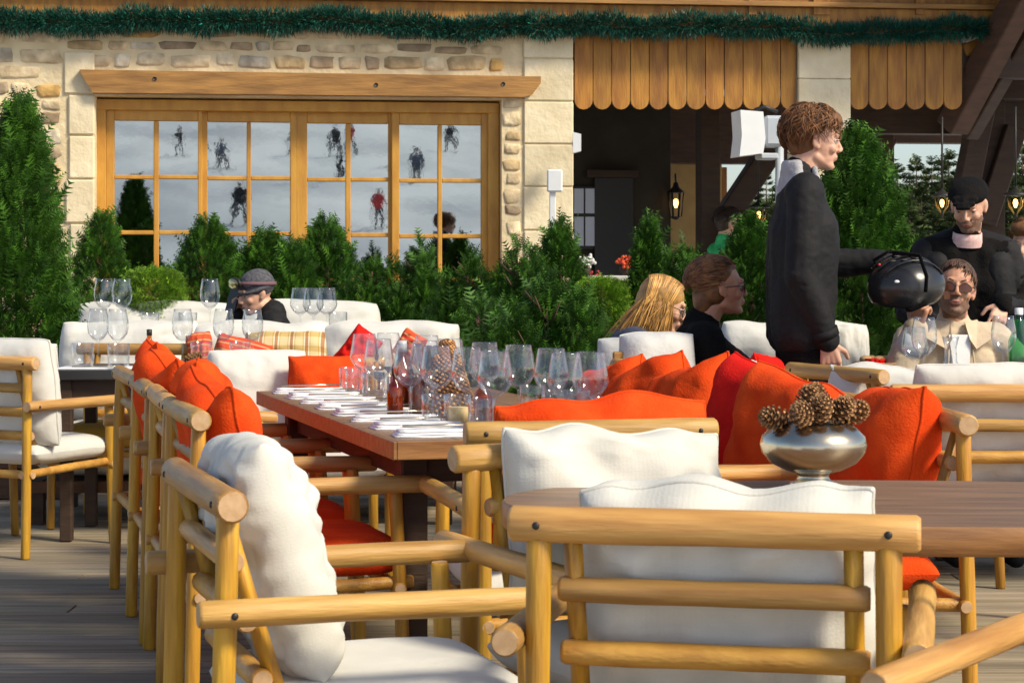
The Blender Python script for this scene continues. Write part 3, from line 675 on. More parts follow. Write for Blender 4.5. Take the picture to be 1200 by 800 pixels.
# ---------------------------------------------------------------- planters and conifers
def planter(x0, x1, y, dpt, z1, label):
    r = empty('planter_box', ((x0 + x1) / 2, y, 0), 0, label, 'planter'); wd = x1 - x0
    mb = MB(); n = 4
    for i in range(n):
        h = z1 / n
        mb.box((0, -dpt / 2, h * (i + .5)), (wd, .03, h - .008), DARKW, tint=(2.4, 2, 1.6), bev=.003); mb.box((0, dpt / 2, h * (i + .5)), (wd, .03, h - .008), DARKW, tint=(2.4, 2, 1.6))
        for s in (-1, 1): mb.box((s * (wd / 2 - .015), 0, h * (i + .5)), (.03, dpt - .04, h - .008), DARKW, tint=(2.2, 2, 1.6))
    mb.build('side_boards', r)
    mb = MB(); mb.box((0, 0, z1 - .05), (wd - .07, dpt - .07, .04), mat('potting_soil', (.035, .022, .012), rough=1)); mb.build('soil', r)
planter(P(-90, 0, 10.5).x, P(100, 0, 10.5).x, 10.5, .7, .6, 'dark timber planter under the tall conifer at the left edge')
planter(P(80, 0, 13).x, P(225, 0, 13).x, 13.1, .6, .7, 'timber planter holding the narrow conifer and the clipped bush')
planter(P(232, 0, 13).x, P(738, 0, 13).x, 13.1, .6, .7, 'long timber planter of conifers below the glazed wall')
planter(P(560, 0, 10).x, P(735, 0, 10).x, 10.1, .7, .42, 'low planter holding the dark spreading juniper behind the long table')
planter(P(930, 0, 10.6).x, P(1085, 0, 10.6).x, 10.6, .7, .4, 'planter under the big thuja beside the standing boy')
planter(P(736, 0, 12).x, P(925, 0, 12).x, 12.2, .6, .62, 'timber planter behind the two seated women')
def S(px, top, base, wpx, D, n, seed, label, prof='cone', **k):
    z0 = P(0, base, D).z; z1 = P(0, top, D).z
    return shrub(k.pop('name', 'conifer_shrub'), (P(px, 0, D).x, D, z0), (z1 - z0), wpx / 2 / FPX * D, n, seed, label, prof, **k)
G = 'conifers planted around the terrace'
S(22, 132, 440, 132, 10.5, 5200, 1, 'tallest bright green conifer with a pointed top at the left edge', L=.085, group=G, name='thuja_tree', cat='tree')
S(118, 257, 375, 76, 13, 1500, 2, 'narrow dark conifer between the tall left tree and the clipped bush', group=G)
S(180, 319, 376, 66, 12.2, 7000, 3, 'clipped round bright green bush left of the seated skier', prof='ball', L=.04, mat_=LEAFL, name='clipped_bush', light=.5, lump=.05, cat='bush')
S(244, 264, 378, 112, 13, 1800, 4, 'dark conifer under the second window sash', group=G); S(312, 280, 378, 112, 13.2, 1900, 5, 'dark conifer directly behind the beanie of the seated skier', group=G); S(382, 262, 382, 104, 13, 1800, 6, 'dark pointed conifer under the third window sash', group=G)
S(345, 290, 378, 70, 12.8, 1100, 26, 'low conifer to the right of the seated skier', group=G)
S(436, 306, 385, 80, 12.6, 1600, 7, 'mid green low conifer left of the foremost juniper mass', group=G, prof='wide'); S(488, 283, 400, 96, 12.6, 2200, 8, 'conifer under the fourth window sash', group=G, prof='wide'); S(548, 290, 405, 100, 12, 2200, 9, 'broad conifer before the window right end', group=G, prof='wide')
S(606, 283, 410, 110, 11.8, 2500, 10, 'broad conifer before the stone corner pier', group=G, prof='wide'); S(656, 268, 400, 76, 12.6, 1800, 11, 'upright conifer before the white post light', group=G)
S(640, 328, 478, 205, 10, 5200, 12, 'large dark spreading juniper behind the long table', group=G, prof='wide', L=.085, light=.2); S(560, 350, 470, 110, 10.4, 2200, 13, 'dark juniper rising behind the pine cone decoration', group=G, prof='wide', L=.08, light=.15)
S(704, 330, 378, 58, 12.0, 6000, 14, 'clipped lime green bush left of the blonde woman', prof='ball', L=.04, mat_=LEAFL, name='clipped_bush', light=.5, lump=.05, cat='bush')
S(760, 262, 378, 50, 12.5, 1300, 15, 'slim green conifer above the blonde woman', group=G); S(806, 286, 378, 80, 12.2, 1700, 16, 'bushy conifer between the two women and the green jacket', group=G, prof='wide'); S(878, 264, 380, 92, 12.2, 2600, 17, 'dark conifer directly left of the standing boy', group=G)
S(1004, 168, 425, 178, 10.6, 7000, 18, 'big bright thuja filling the space behind the helmet', L=.085, group=G, name='thuja_tree', cat='tree', light=.45)
S(940, 275, 400, 80, 11.6, 1500, 19, 'conifer hidden behind the boy\'s jacket', group=G)
# ---------------------------------------------------------------- pole chairs
def chair(label, group, loc, th, seatm=WHITE, seed=0):
    r = empty('pole_chair', (loc[0], loc[1], 0), R(th), label, 'chair', group)
    mb = MB(); mb.pole((-.30, 0, .77), (.30, 0, .77), .0275, RAIL, ENDW, seed); mb.build('top_rail', r)
    for s in (-1, 1):
        mb = MB(); mb.pole((s * .262, -.02, 0), (s * .255, 0, .752), .019, LEGW, ENDW, seed + s + 5, n=12); mb.build('leg', r)
        mb = MB(); mb.pole((s * .262, .53, 0), (s * .262, .50, .585), .018, LEGW, ENDW, seed + s + 9, n=12); mb.build('leg', r)
        mb = MB(); mb.pole((s * .296, -.055, .602), (s * .296, .575, .598), .0225, ARMW, ENDW, seed + s + 14); mb.build('armrest', r)
        mb = MB(); mb.tube([(s * .205, .0, .755), (s * .205, .04, .62), (s * .205, .12, .36)], .0145, LEGW, n=4); mb.build('back_support', r)
        mb = MB(); mb.pole((s * .25, -.03, .33), (s * .25, .55, .345), .017, POLE, ENDW, seed + s + 40, n=10); mb.build('side_rail', r)
    for i, z in enumerate((.672, .575, .478)):
        y = .018 + (.74 - z) * .24
        mb = MB(); mb.pole((-.228, y - .02, z), (.228, y - .02, z), .0195, RAIL if i == 0 else POLE, ENDW, seed + 20 + i, n=12); mb.build('back_slat', r)
    for k_, y_ in ((30, .51), (31, .0)): mb = MB(); mb.pole((-.285, y_, .33), (.285, y_, .33), .017, POLE, ENDW, seed + k_, n=10); mb.build('cross_rail', r)
    for s in (-1, 1):
        mb = MB(); mb.ball((s * .3185, .0, .60), (.003, .006, .006), MATTEB, n=8, k=5); mb.build('screw', r); mb = MB(); mb.ball((s * .255, -.0272, .77), (.006, .003, .006), MATTEB, n=8, k=5); mb.build('screw', r)
    seat_pad(.50, .49, .105, seatm, seed).build('seat_cushion', r, loc=(0, .30, .405))
    return r
def seat_pad(w_, d_, t, m, seed=0):
    mb = MB(); n = 20; vs = []
    for sgn in (1, -1):
        for i in range(n + 1):
            for j in range(n + 1):
                u = 2 * i / n - 1; v = 2 * j / n - 1
                u = math.sin(u * math.pi / 2) if abs(u) > 0 else 0; v = math.sin(v * math.pi / 2)
                e = max(0, 1 - abs(u) ** 7) ** .45 * max(0, 1 - abs(v) ** 7) ** .45
                z = sgn * t / 2 * e * (1 + (.12 * (1 - u * u) * (1 - v * v) if sgn > 0 else 0)) + .004 * noise.noise(Vector((u * 2, v * 2, seed)))
                vs.append((u * w_ / 2, v * d_ / 2, z))
    N = (n + 1) ** 2; fs = []
    for i in range(n):
        for j in range(n):
            a = i * (n + 1) + j; fs.append((a, a + n + 1, a + n + 2, a + 1)); fs.append((N + a, N + a + 1, N + a + n + 2, N + a + n + 1))
    mb.add(vs, fs, m); return mb
def pillow_mesh(w_, h_, t, m, seed=0, slump=.0, pinch=.05, wr=.012, n=34, fold=0.0, stripes=None, cable=False):
    """soft square cushion, w along x, h along z (origin at bottom centre), thickness along y"""
    mb = MB(); vs = []
    for sgn in (1, -1):
        for i in range(n + 1):
            for j in range(n + 1):
                u = math.sin((2 * i / n - 1) * math.pi / 2); v = math.sin((2 * j / n - 1) * math.pi / 2)
                e = (max(0, 1 - abs(u) ** 3.6) * max(0, 1 - abs(v) ** 3.6)) ** .46
                edge = 1 - pinch * (1 - v * v) * abs(u) ** 3; edg2 = 1 - pinch * (1 - u * u) * abs(v) ** 3
                cr = 1 - (.085 if m is not ORANGE and m is not REDC else .03) * (abs(u) * abs(v)) ** 2.2                       # corners rounded off
                x = u * w_ / 2 * edge * cr; z = (v * edg2 * cr + 1) * h_ / 2
                q = Vector((u * 1.6, v * 1.6, seed * 3.7 + sgn)); qc = Vector((u * 1.1, v * 1.1, seed * 1.7))
                rad = noise.noise(Vector((math.atan2(v, u) * 2.2, seed, 1))) * (u * u + v * v)
                y = sgn * t / 2 * e * (1 + .2 * noise.noise(q))
                y += wr * (noise.noise(q * 2.1) + .7 * abs(noise.noise(q * 3.3)) + 1.2 * rad) * e + wr * 1.3 * noise.noise(qc * 1.7) * (1 - .6 * e)
                x += wr * .5 * noise.noise(qc * 2 + Vector((0, 0, 5))); z += wr * .5 * noise.noise(qc * 2.2 + Vector((0, 0, 9))) * (v + 1) / 2
                f = fold * math.exp(-((u - .15 * math.sin(seed)) / .35) ** 2) * max(0, v); z -= f * h_; y += sgn * f * t * .4 * e
                z -= slump * max(0, v) ** 2 * (noise.noise(Vector((u * 1.5, seed, 0))) + .3) * h_
                y += sgn * wr * .35 * noise.noise(q * 7) * e
                if cable: y += sgn * e * (.010 * abs(math.sin(u * 8.5)) ** .6 + .006 * math.sin(u * 17 + 1.2 * math.sin(v * 16)) * math.cos(v * 16))
                vs.append((x, y, z))
    N = (n + 1) ** 2; fs = []
    for i in range(n):
        for j in range(n):
            a = i * (n + 1) + j; fs.append((a, a + 1, a + n + 2, a + n + 1)); fs.append((N + a, N + a + n + 1, N + a + n + 2, N + a + 1))
    mb.add(vs, fs, m)
    if n < 80:                                                   # sewn welt round the rim
        rim = [vs[i * (n + 1)] for i in range(n + 1)] + [vs[n * (n + 1) + j] for j in range(1, n + 1)] + [vs[i * (n + 1) + n] for i in range(n - 1, -1, -1)] + [vs[j] for j in range(n - 1, -1, -1)]
        mb.tube(rim, .0045, m, n=6, cap=False)
    return mb
def pillow(name, loc, rz, lean, w_, h_, t, m, seed, label, group=None, cat='cushion', roll=0, **k):
    o = pillow_mesh(w_, h_, t, m, seed, **k).build(name)
    # welt: merge the two shells' rims
    o.location = loc; o.rotation_mode = 'XYZ'
    o.rotation_euler = (Matrix.Rotation(R(rz), 3, 'Z') @ Matrix.Rotation(R(lean), 3, 'X') @ Matrix.Rotation(R(roll), 3, 'Y')).to_euler()
    return tag(o, label, cat, group)
def on_chair(ch, dx, dy, z): 
    t = ch.rotation_euler.z; return (ch.location.x + math.cos(t) * dx - math.sin(t) * dy, ch.location.y + math.sin(t) * dx + math.cos(t) * dy, z)

U = Vector((-.262, .965)); UP = 15.2
GCL = 'pole chairs along the left side of the long table'; GCR = 'pole chairs along the right side of the long table'
near = Vector((-.774, 5.05)) 
leftrow = []
names = ['nearest', 'second', 'third', 'farthest']
for i in range(4):
    c = near + U * (.30 + .605 * i); th = -75 + [1.5, -1, 0, 2][i]
    o = chair(f'orange-seated pole chair left of the long table, {names[i]} of the four', GCL, c, th, ORANGE, 50 + i * 7); leftrow.append(o)
    l = on_chair(o, [-.01, .03, -.02, 0][i], .125, .455)
    pillow('orange_cushion', l, th + [4, -8, 6, -3][i], [9, 3, 10, 5][i], .50, [.42, .455, .45, .45][i], .17, ORANGE, i + 1, f'orange felt cushion slumped over the rail of the {names[i]} left row chair', 'orange cushions', roll=[5, -7, 6, 2][i], wr=.013, slump=.14, fold=[.05, .14, .1, .1][i])
# right side row, seen from the table side
rn = ['nearest', 'second', 'third', 'fourth', 'farthest']
nearr = Vector((1.0, 4.90)); cols = [ORANGE, ORANGE, REDC, ORANGE, ORANGE]
rpos = [(Vector((.534 + (7.45 - D) * .245, D)), th) for D, th in ((5.22, 93), (5.86, 105), (6.46, 105), (7.07, 105), (7.67, 105))]
for i, (c, th) in enumerate(rpos):
    o = chair(f'pole chair on the right side of the long table, {rn[i]} of the five', GCR, c, th, ORANGE, 90 + i * 7)
# cushions of that row by where they show
for j, (px, top, D, w_, m, rz, roll, lb) in enumerate([(1026, 456, 5.25, .44, ORANGE, 97, 3, 'orange felt cushion right of the silver bowl'), (905, 442, 5.75, .50, ORANGE, 118, -10, 'orange felt cushion behind the pine cones in the silver bowl'),
        (868, 434, 6.05, .50, REDC, 120, -14, 'bright red felt cushion between the orange ones'), (815, 428, 6.5, .37, ORANGE, 122, 16, 'orange felt cushion just left of the bright red one'), (769, 424, 6.95, .36, ORANGE, 128, 18, 'orange felt cushion second from the far end of the right row'), (722, 427, 7.45, .34, ORANGE, 124, 14, 'orange felt cushion at the far end of the right row, beside the juniper')]):
    zt = P(0, top, D).z; zb = .455
    pillow('red_cushion' if m is REDC else 'orange_cushion', (P(px, 0, D).x, D, zb), rz, 10, w_, zt - zb + .02, .20, m, 20 + j, lb, 'red cushions' if m is REDC else 'orange cushions', roll=roll, wr=.012, slump=.05)

# chair at the near head of the table, seen from behind
c1 = chair('near head chair of the long table, seen from behind, orange cushion over its rail', 'pole chairs at the table heads', (.185, 4.74), 12, WHITE, 130)
pillow('orange_cushion', on_chair(c1, .045, .155, .46), 12, 10, .52, .40, .16, ORANGE, 31, 'wide orange cushion drooping over the rail of the head chair', 'orange cushions', wr=.02, slump=.08)
# chair facing the camera behind the oval table
c2 = chair('pole chair tucked behind the left end of the oval table, facing the photographer', 'pole chairs around the oval table', (.150, 4.19), 206, WHITE, 140)
pillow('white_cushion', (.215, 4.08, .455), 196, 9, .49, .395, .19, KNIT, 41, 'white knitted cushion behind the left end of the oval table', 'white knitted cushions', wr=.02, slump=.10, pinch=.08)
# chair seen from behind in the foreground
c3 = chair('large foreground pole chair seen from behind', 'pole chairs around the oval table', (.290, 2.985), -12, WHITE, 150)
pillow('white_cushion', on_chair(c3, .01, .215, .425), -12, 17, .475, .445, .20, KNIT, 42, 'big white cushion held behind the slats of the foreground chair', 'white knitted cushions', wr=.022, slump=.13, pinch=.07)
# chair on the left seen from the side
c4 = chair('foreground pole chair seen side-on below the white cable knit cushion', 'pole chairs in the foreground', (-.535, 3.53), -72, WHITE, 160)
pillow('white_cushion', on_chair(c4, -.04, .185, .43), -72, 15, .48, .45, .135, KNIT, 43, 'white cable knit cushion leaning in the foreground chair on the left', 'white knitted cushions', wr=.012, roll=-3, cable=True, n=90)
# lower right chair: only arm and seat in view
c5 = chair('pole chair at the lower right corner with one arm pointing at the photographer', 'pole chairs in the foreground', (1.05, 2.99), 144.5, WHITE, 170)
# chair at the left edge
c6 = chair('pole chair at the left edge of the terrace, seen from behind', 'pole chairs around the black table', (-2.14, 8.20), -27, WHITE, 180)
pillow('white_cushion', on_chair(c6, .05, .15, .42), -27, 8, .52, .46, .18, WHITE, 44, 'white cushion in the chair at the left edge', 'white canvas cushions')
pillow('white_cushion', (P(8, 0, 8.9).x, 8.9, .5), 5, 0, .46, P(0, 400, 8.9).z - .5, .2, WHITE, 45, 'white cushion topmost at the left edge, behind the side chair', 'white canvas cushions')
# chair behind on the right seen from behind, and its neighbour
c7 = chair('pole chair on the right seen from behind with a folded white cushion', 'pole chairs at the lunch table', (1.44, 6.17), 0, WHITE, 190)
pillow('white_cushion', on_chair(c7, .02, .18, .44), 0, 15, .50, .44, .15, WHITE, 46, 'white cushion behind the slats of the chair at the right edge', 'white canvas cushions')
c8 = chair('pole chair beside the standing boy, turned towards the lunch table', 'pole chairs at the lunch table', (1.16, 7.35), -65, WHITE, 200)
pillow('white_cushion', (1.33, 7.25, .44), -20, -6, .46, P(0, 420, 7.25).z - .44, .2, WHITE, 47, 'plump white cushion to the right of the boy hand', 'white canvas cushions', slump=.15)
# far head chair
c9 = chair('pole chair at the far head of the long table, facing the photographer', 'pole chairs at the table heads', (-.80, 8.02), 190, WHITE, 210)
pillow('white_cushion', (-.98, 7.90, .46), 190, 8, .40, .38, .15, WHITE, 48, 'white cushion on the far head chair, left of the orange one', 'white canvas cushions')
pillow('orange_cushion', (P(384, 0, 7.8).x, 7.8, .46), 188, 8, .30, P(0, 415, 7.8).z - .46, .14, ORANGE, 49, 'small orange cushion on the far head chair', 'orange cushions')
# two chairs beyond the row, by the black table
c10 = chair('pole chair with a mustard seat behind the black-topped table', 'pole chairs around the black table', (-1.72, 9.5), 175, MUST, 220)

# ---------------------------------------------------------------- tables
def long_table():
    # near left corner and axis
    A = Vector((-.285, 5.06)); ax = Vector((-.277, .961)).normalized(); pr = Vector((ax.y, -ax.x)); L = 2.13; W = .80
    th = math.atan2(ax.y, ax.x) - math.pi / 2; c = A + ax * L / 2 + pr * W / 2
    r = empty('long_dining_table', (c.x, c.y, 0), th, 'long reddish brown dining table laid with glasses and napkins', 'table')
    mb = MB(); n = 5
    for i in range(n): mb.box((-W / 2 + W / n * (i + .5), 0, .70), (W / n - .0015, L, .038), TABLEW, bev=.002)
    mb.build('tabletop', r)
    mb = MB()
    for s in (-1, 1): mb.box((s * (W / 2 + .006), 0, .697), (.010, L + .02, .046), TABLER, bev=.002); mb.box((0, s * (L / 2 + .006), .697), (W + .002, .010, .046), TABLER, bev=.002)
    mb.build('edge_trim', r)
    for sx in (-1, 1):
        for sy in (-1, 1): mb = MB(); mb.box((sx * (W / 2 - .09), sy * (L / 2 - .22), .34), (.07, .07, .68), DARKW, bev=.005); mb.build('leg', r)
    mb = MB()
    for s in (-1, 1): mb.box((s * (W / 2 - .10), 0, .635), (.03, L - .50, .08), DARKW)
    mb.box((0, L / 2 - .22, .635), (W - .26, .03, .08), DARKW); mb.box((0, -L / 2 + .22, .635), (W - .26, .03, .08), DARKW)
    mb.build('apron', r)
    return A, ax, pr, L, W, th
TA, TX, TP, TL, TW, TTH = long_table()
def oval_table():
    r = empty('oval_table', (.74, 3.765, 0), R(-3), 'large oval wooden table in the foreground carrying the silver bowl', 'table')
    a, b = .76, .375; n = 72
    def ring(k, z): return [((a - k) * abs(math.cos(t)) ** .9 * (1 if math.cos(t) > 0 else -1), (b - k) * abs(math.sin(t)) ** .9 * (1 if math.sin(t) > 0 else -1), z) for t in [2 * math.pi * i / n for i in range(n)]]
    mb = MB(); rs = [ring(.004, .72), ring(.0, .716), ring(.0, .676), ring(.006, .67)]
    vs = sum(rs, []); fs = [(i * n + k, i * n + (k + 1) % n, (i + 1) * n + (k + 1) % n, (i + 1) * n + k) for i in range(3) for k in range(n)]
    mb.add(vs, fs, TABLER, True); mb.add(ring(.004, .7201), [tuple(range(n))], TABLEW, False); mb.add(ring(.006, .67), [tuple(range(n))[::-1]], DARKW, False)
    mb.build('tabletop', r)
    for sx in (-1, 1):
        mb = MB(); x = sx * .38 + .02
        for s in (-1, 1):
            mb.box((x, s * .20, .335), (.055, .055, .67), DARKW, tint=(1.3, 1, .9), bev=.006)
            pts = [(s * .17, .66)] + [(s * (.17 - .13 * math.sin(t)), .52 + .14 * 1 - .14 * (1 - math.sin(t)) * 0 - .0 + (-.14 * math.cos(t))) for t in [math.pi / 2 * i / 8 for i in range(9)]]
            # curved knee bracket
            o = [(s * .172, .668), (s * .172, .50)] + [(s * (.172 - .13 * math.sin(t)), .50 + .15 * (1 - math.cos(t))) for t in [math.pi / 2 * i / 8 for i in range(1, 9)]] + [(s * .03, .668)]
            vs = [(x - .02, p[0], p[1]) for p in o] + [(x + .02, p[0], p[1]) for p in o]; m = len(o)
            mb.add(vs, [tuple(range(m)), tuple(range(2 * m - 1, m - 1, -1))] + [(i, m + i, m + (i + 1) % m, (i + 1) % m) for i in range(m)], DARKW, False)
        mb.box((x, 0, .64), (.05, .34, .05), DARKW); mb.box((x, 0, .03), (.07, .56, .06), DARKW, tint=(1.5, 1.1, 1), bev=.01)
        mb.build('trestle', r)
oval_table()
def simple_table(name, x0, x1, y, dpt, m, label, z=.72):
    r = empty(name, ((x0 + x1) / 2, y, 0), 0, label, 'table'); w_ = x1 - x0
    mb = MB(); mb.box((0, 0, z - .02), (w_, dpt, .04), m, bev=.004); mb.build('tabletop', r)
    for sx in (-1, 1):
        for sy in (-1, 1): mb = MB(); mb.box((sx * (w_ / 2 - .06), sy * (dpt / 2 - .06), z / 2 - .02), (.05, .05, z - .042), DARKW, bev=.004); mb.build('leg', r)
    for s_ in (-1, 1): mb = MB(); mb.box((0, s_ * (dpt / 2 - .06), z - .085), (w_ - .17, .025, .085), DARKW); mb.build('apron', r)
    return r
simple_table('black_dining_table', -1.93, -.98, 8.85, .62, BLACKT, 'black-topped table with wine glasses behind the orange left row')
simple_table('lunch_table', 1.32, 2.75, 7.55, .85, BLACKT, 'lunch table in front of the man in the beige jacket')
simple_table('coffee_table', -1.95, -.75, 10.75, .42, BLACKT, 'table with glasses between the two white sofas', z=.80)

# ---------------------------------------------------------------- tableware
WINE = [(.001, .003), (.034, .002), (.036, .004), (.02, .007), (.006, .012), (.004, .025), (.0038, .075), (.006, .084), (.016, .090), (.032, .102), (.044, .120), (.048, .134), (.046, .150), (.042, .175), (.0365, .208), (.0358, .210), (.0352, .208), (.0405, .175), (.0445, .150), (.0462, .134), (.0425, .1215), (.031, .1045), (.012, .094), (.001, .092)]
WINE2 = [(.001, .003), (.036, .002), (.037, .004), (.02, .007), (.006, .012), (.004, .03), (.0038, .105), (.008, .114), (.024, .124), (.040, .146), (.046, .172), (.045, .20), (.038, .236), (.036, .252), (.0354, .252), (.0373, .236), (.0435, .20), (.0443, .172), (.0385, .1475), (.022, .1275), (.001, .117)]
TUMB = [(.001, .0), (.033, 0), (.0345, .004), (.037, .05), (.038, .086), (.0372, .087), (.0362, .086), (.0352, .05), (.032, .012), (.001, .010)]
GM = {}
def glassware(kind, x, y, z, label, group, s=1.0):
    k = kind
    if k not in GM:
        mb = MB(); mb.lathe({'w': WINE, 'W': WINE2, 't': TUMB}[kind], GLASS, n=28); GM[k] = mb.mesh('wine_glass' if kind != 't' else 'tumbler')
    o = bpy.data.objects.new('wine_glass' if kind != 't' else 'tumbler', GM[k]); COL.objects.link(o); o.location = (x, y, z); o.scale = (s, s, s)
    return tag(o, label, 'wine glass' if kind != 't' else 'tumbler', group)
def tz(px, ytop, h): return (CAMZ - .7195 - h) and FPX * (CAMZ - .7195 - h) / (ytop - HOR)
wl = [(427, 391), (455, 390), (480, 403), (512, 405), (500, 393), (528, 397), (548, 407), (580, 411), (568, 401), (608, 404), (646, 408), (663, 413), (692, 412), (444, 397), (498, 399)]
lab = ['leftmost wine glass of the far left pair', 'second wine glass from the left, tallest looking', 'third wine glass, before the amber bottle', 'wine glass just left of the pine cone tree', 'wine glass half hidden behind the middle pair', 'wine glass touching the pine cone tree from the left', 'wine glass over the lit candle tumbler', 'wine glass just right of the candle tumbler', 'low looking wine glass behind the candle, by the cone tree', 'wine glass standing alone before the dark juniper', 'left of the three wine glasses nearest the orange cushion', 'middle of the three wine glasses nearest the orange cushion', 'rightmost wine glass on the long table', 'wine glass between the two leftmost ones', 'wine glass hidden behind the third one']
for (px, yt), lb in zip(wl, lab):
    D = tz(px, yt, .210); D = min(max(D, 5.2), 7.0); glassware('w', (px - 600) / FPX * D, D, .7195, lb + ' on the long table', 'wine glasses on the long table', 1.0)
tl = [(418, 433), (437, 436), (462, 440), (478, 446), (495, 452), (510, 462), (536, 462), (565, 466), (624, 451), (650, 457), (676, 457), (708, 465), (410, 430), (736, 468), (450, 430)]
for i, (px, yt) in enumerate(tl):
    D = FPX * (CAMZ - .7195 - .087) / (yt - HOR); D = min(max(D, 5.12), 7.05)
    side = 'left half' if px < 600 else 'right half'
    ordn = ['third', 'fourth', 'sixth', 'seventh', 'eighth', 'ninth', 'tenth', 'eleventh', 'first', 'second', 'third', 'fourth', 'second', 'fifth', 'fifth'][i]
    if px == 410: ordn = 'first'
    if px == 418: ordn = 'second'
    if px == 437: ordn = 'third'
    if px == 450: ordn = 'fourth'
    if px == 462: ordn = 'fifth'
    glassware('t', (px - 600) / FPX * D, D, .7195, f'{ordn} water tumbler from the left in the {side} of the long table', 'water tumblers on the long table')
# candle in the tenth tumbler
mb = MB(); mb.lathe([(.001, .0), (.029, 0), (.030, .04), (.001, .042)], WAX); mb.tube([(0, 0, .04), (.002, 0, .05)], .0015, MATTEB, n=5)
D = FPX * (CAMZ - .7195 - .087) / (462 - HOR); o = mb.build('candle', loc=((536 - 600) / FPX * D, D, .7325)); tag(o, 'cream candle inside a tumbler near the front of the long table', 'candle')
# napkins on plates along the left edge
def tpt(a, b): p = TA + TX * a + TP * b; return p
for i in range(8):
    p = tpt(.14 + i * .265, .15); th = TTH + R(-4 + 8 * math.sin(i * 2.3))
    r = empty('folded_napkin', (p.x, p.y, .7195), th, f'white folded napkin on the left edge of the long table, number {i + 1} counted from the near end'.replace('number 1 ', 'first ').replace('number 2 ', 'second ').replace('number 3 ', 'third ').replace('number 4 ', 'fourth ').replace('number 5 ', 'fifth ').replace('number 6 ', 'sixth ').replace('number 7 ', 'seventh ').replace('number 8 ', 'eighth ').replace(' counted', ''), 'napkin', 'folded napkins on the long table')
    mb = MB()
    for k in range(3):
        vs = []; n = 10; w_ = .25 - k * .012; dd = .085 - .012 * k
        for a in range(n + 1):
            for b in range(5):
                vs.append((-w_ / 2 + w_ * a / n, -dd / 2 + dd * b / 4 + .004 * noise.noise(Vector((a * .5, i, k))), .004 + k * .0065 + .003 * noise.noise(Vector((a * .4, b * .6, i * 3 + k)))))
        m = len(vs); vs += [(x, y, z - .0055) for x, y, z in vs]
        fs = [(a * 5 + b, (a + 1) * 5 + b, (a + 1) * 5 + b + 1, a * 5 + b + 1) for a in range(n) for b in range(4)]
        fs += [tuple(m + q for q in f[::-1]) for f in fs]
        rim = [a * 5 for a in range(n + 1)] + [n * 5 + b for b in range(1, 5)] + [a * 5 + 4 for a in range(n - 1, -1, -1)] + [b for b in range(3, 0, -1)]
        fs += [(rim[q], m + rim[q], m + rim[(q + 1) % len(rim)], rim[(q + 1) % len(rim)]) for q in range(len(rim))]
        mb.add(vs, fs, NAPK)
    mb.build('cloth', r)
    mb = MB(); mb.tube([(-.10, .012, .026), (.0, .014, .0255), (.10, .012, .027)], .0028, SILVER, n=6); mb.box((.085, .012, .028), (.05, .012, .002), SILVER); mb.build('cutlery', r)
def bottle(px, ytop, D, h, label, cap=MATTEB, zt=.7195):
    r = empty('oil_bottle', ((px - 600) / FPX * D, D, zt), 0, label, 'bottle', 'amber oil bottles')
    s = h / .19
    mb = MB(); mb.lathe([(.001, 0), (.03 * s, 0), (.032 * s, .006 * s), (.032 * s, .10 * s), (.026 * s, .125 * s), (.012 * s, .14 * s), (.011 * s, .165 * s), (.001, .166 * s)], AMBERG, n=20); mb.build('bottle_glass', r)
    mb = MB(); mb.lathe([(.001, .002), (.029 * s, .003), (.030 * s, .09 * s), (.022 * s, .115 * s), (.001, .116 * s)], AMBER, n=18); mb.build('oil', r)
    mb = MB(); mb.lathe([(.001, .16 * s), (.0135 * s, .16 * s), (.0135 * s, .19 * s), (.001, .191 * s)], cap, n=14); mb.build('stopper', r)
bottle(471, 412, 6.15, .21, 'amber oil bottle left of the pine cone tree on the long table', GREYP); bottle(566, 450, 5.45, .15, 'short amber oil bottle behind the glasses by the candle'); bottle(463, 440, 5.9, .14, 'small amber bottle beside the taller one on the long table')
bottle(175, 395, 8.75, .165, 'amber oil bottle on the black-topped table', MATTEB)
for px, D, lb in ((488, 5.95, 'dark pepper mill left of the pine cone tree'), (497, 6.05, 'second dark pepper mill beside the first')):
    mb = MB(); mb.lathe([(.001, 0), (.022, 0), (.02, .03), (.013, .06), (.018, .085), (.012, .098), (.016, .11), (.001, .125)], mat('dark_mill_wood', (.07, .02, .012), rough=.3), n=18); o = mb.build('pepper_mill', loc=((px - 600) / FPX * D, D, .7195)); tag(o, lb + ' on the long table', 'pepper mill')
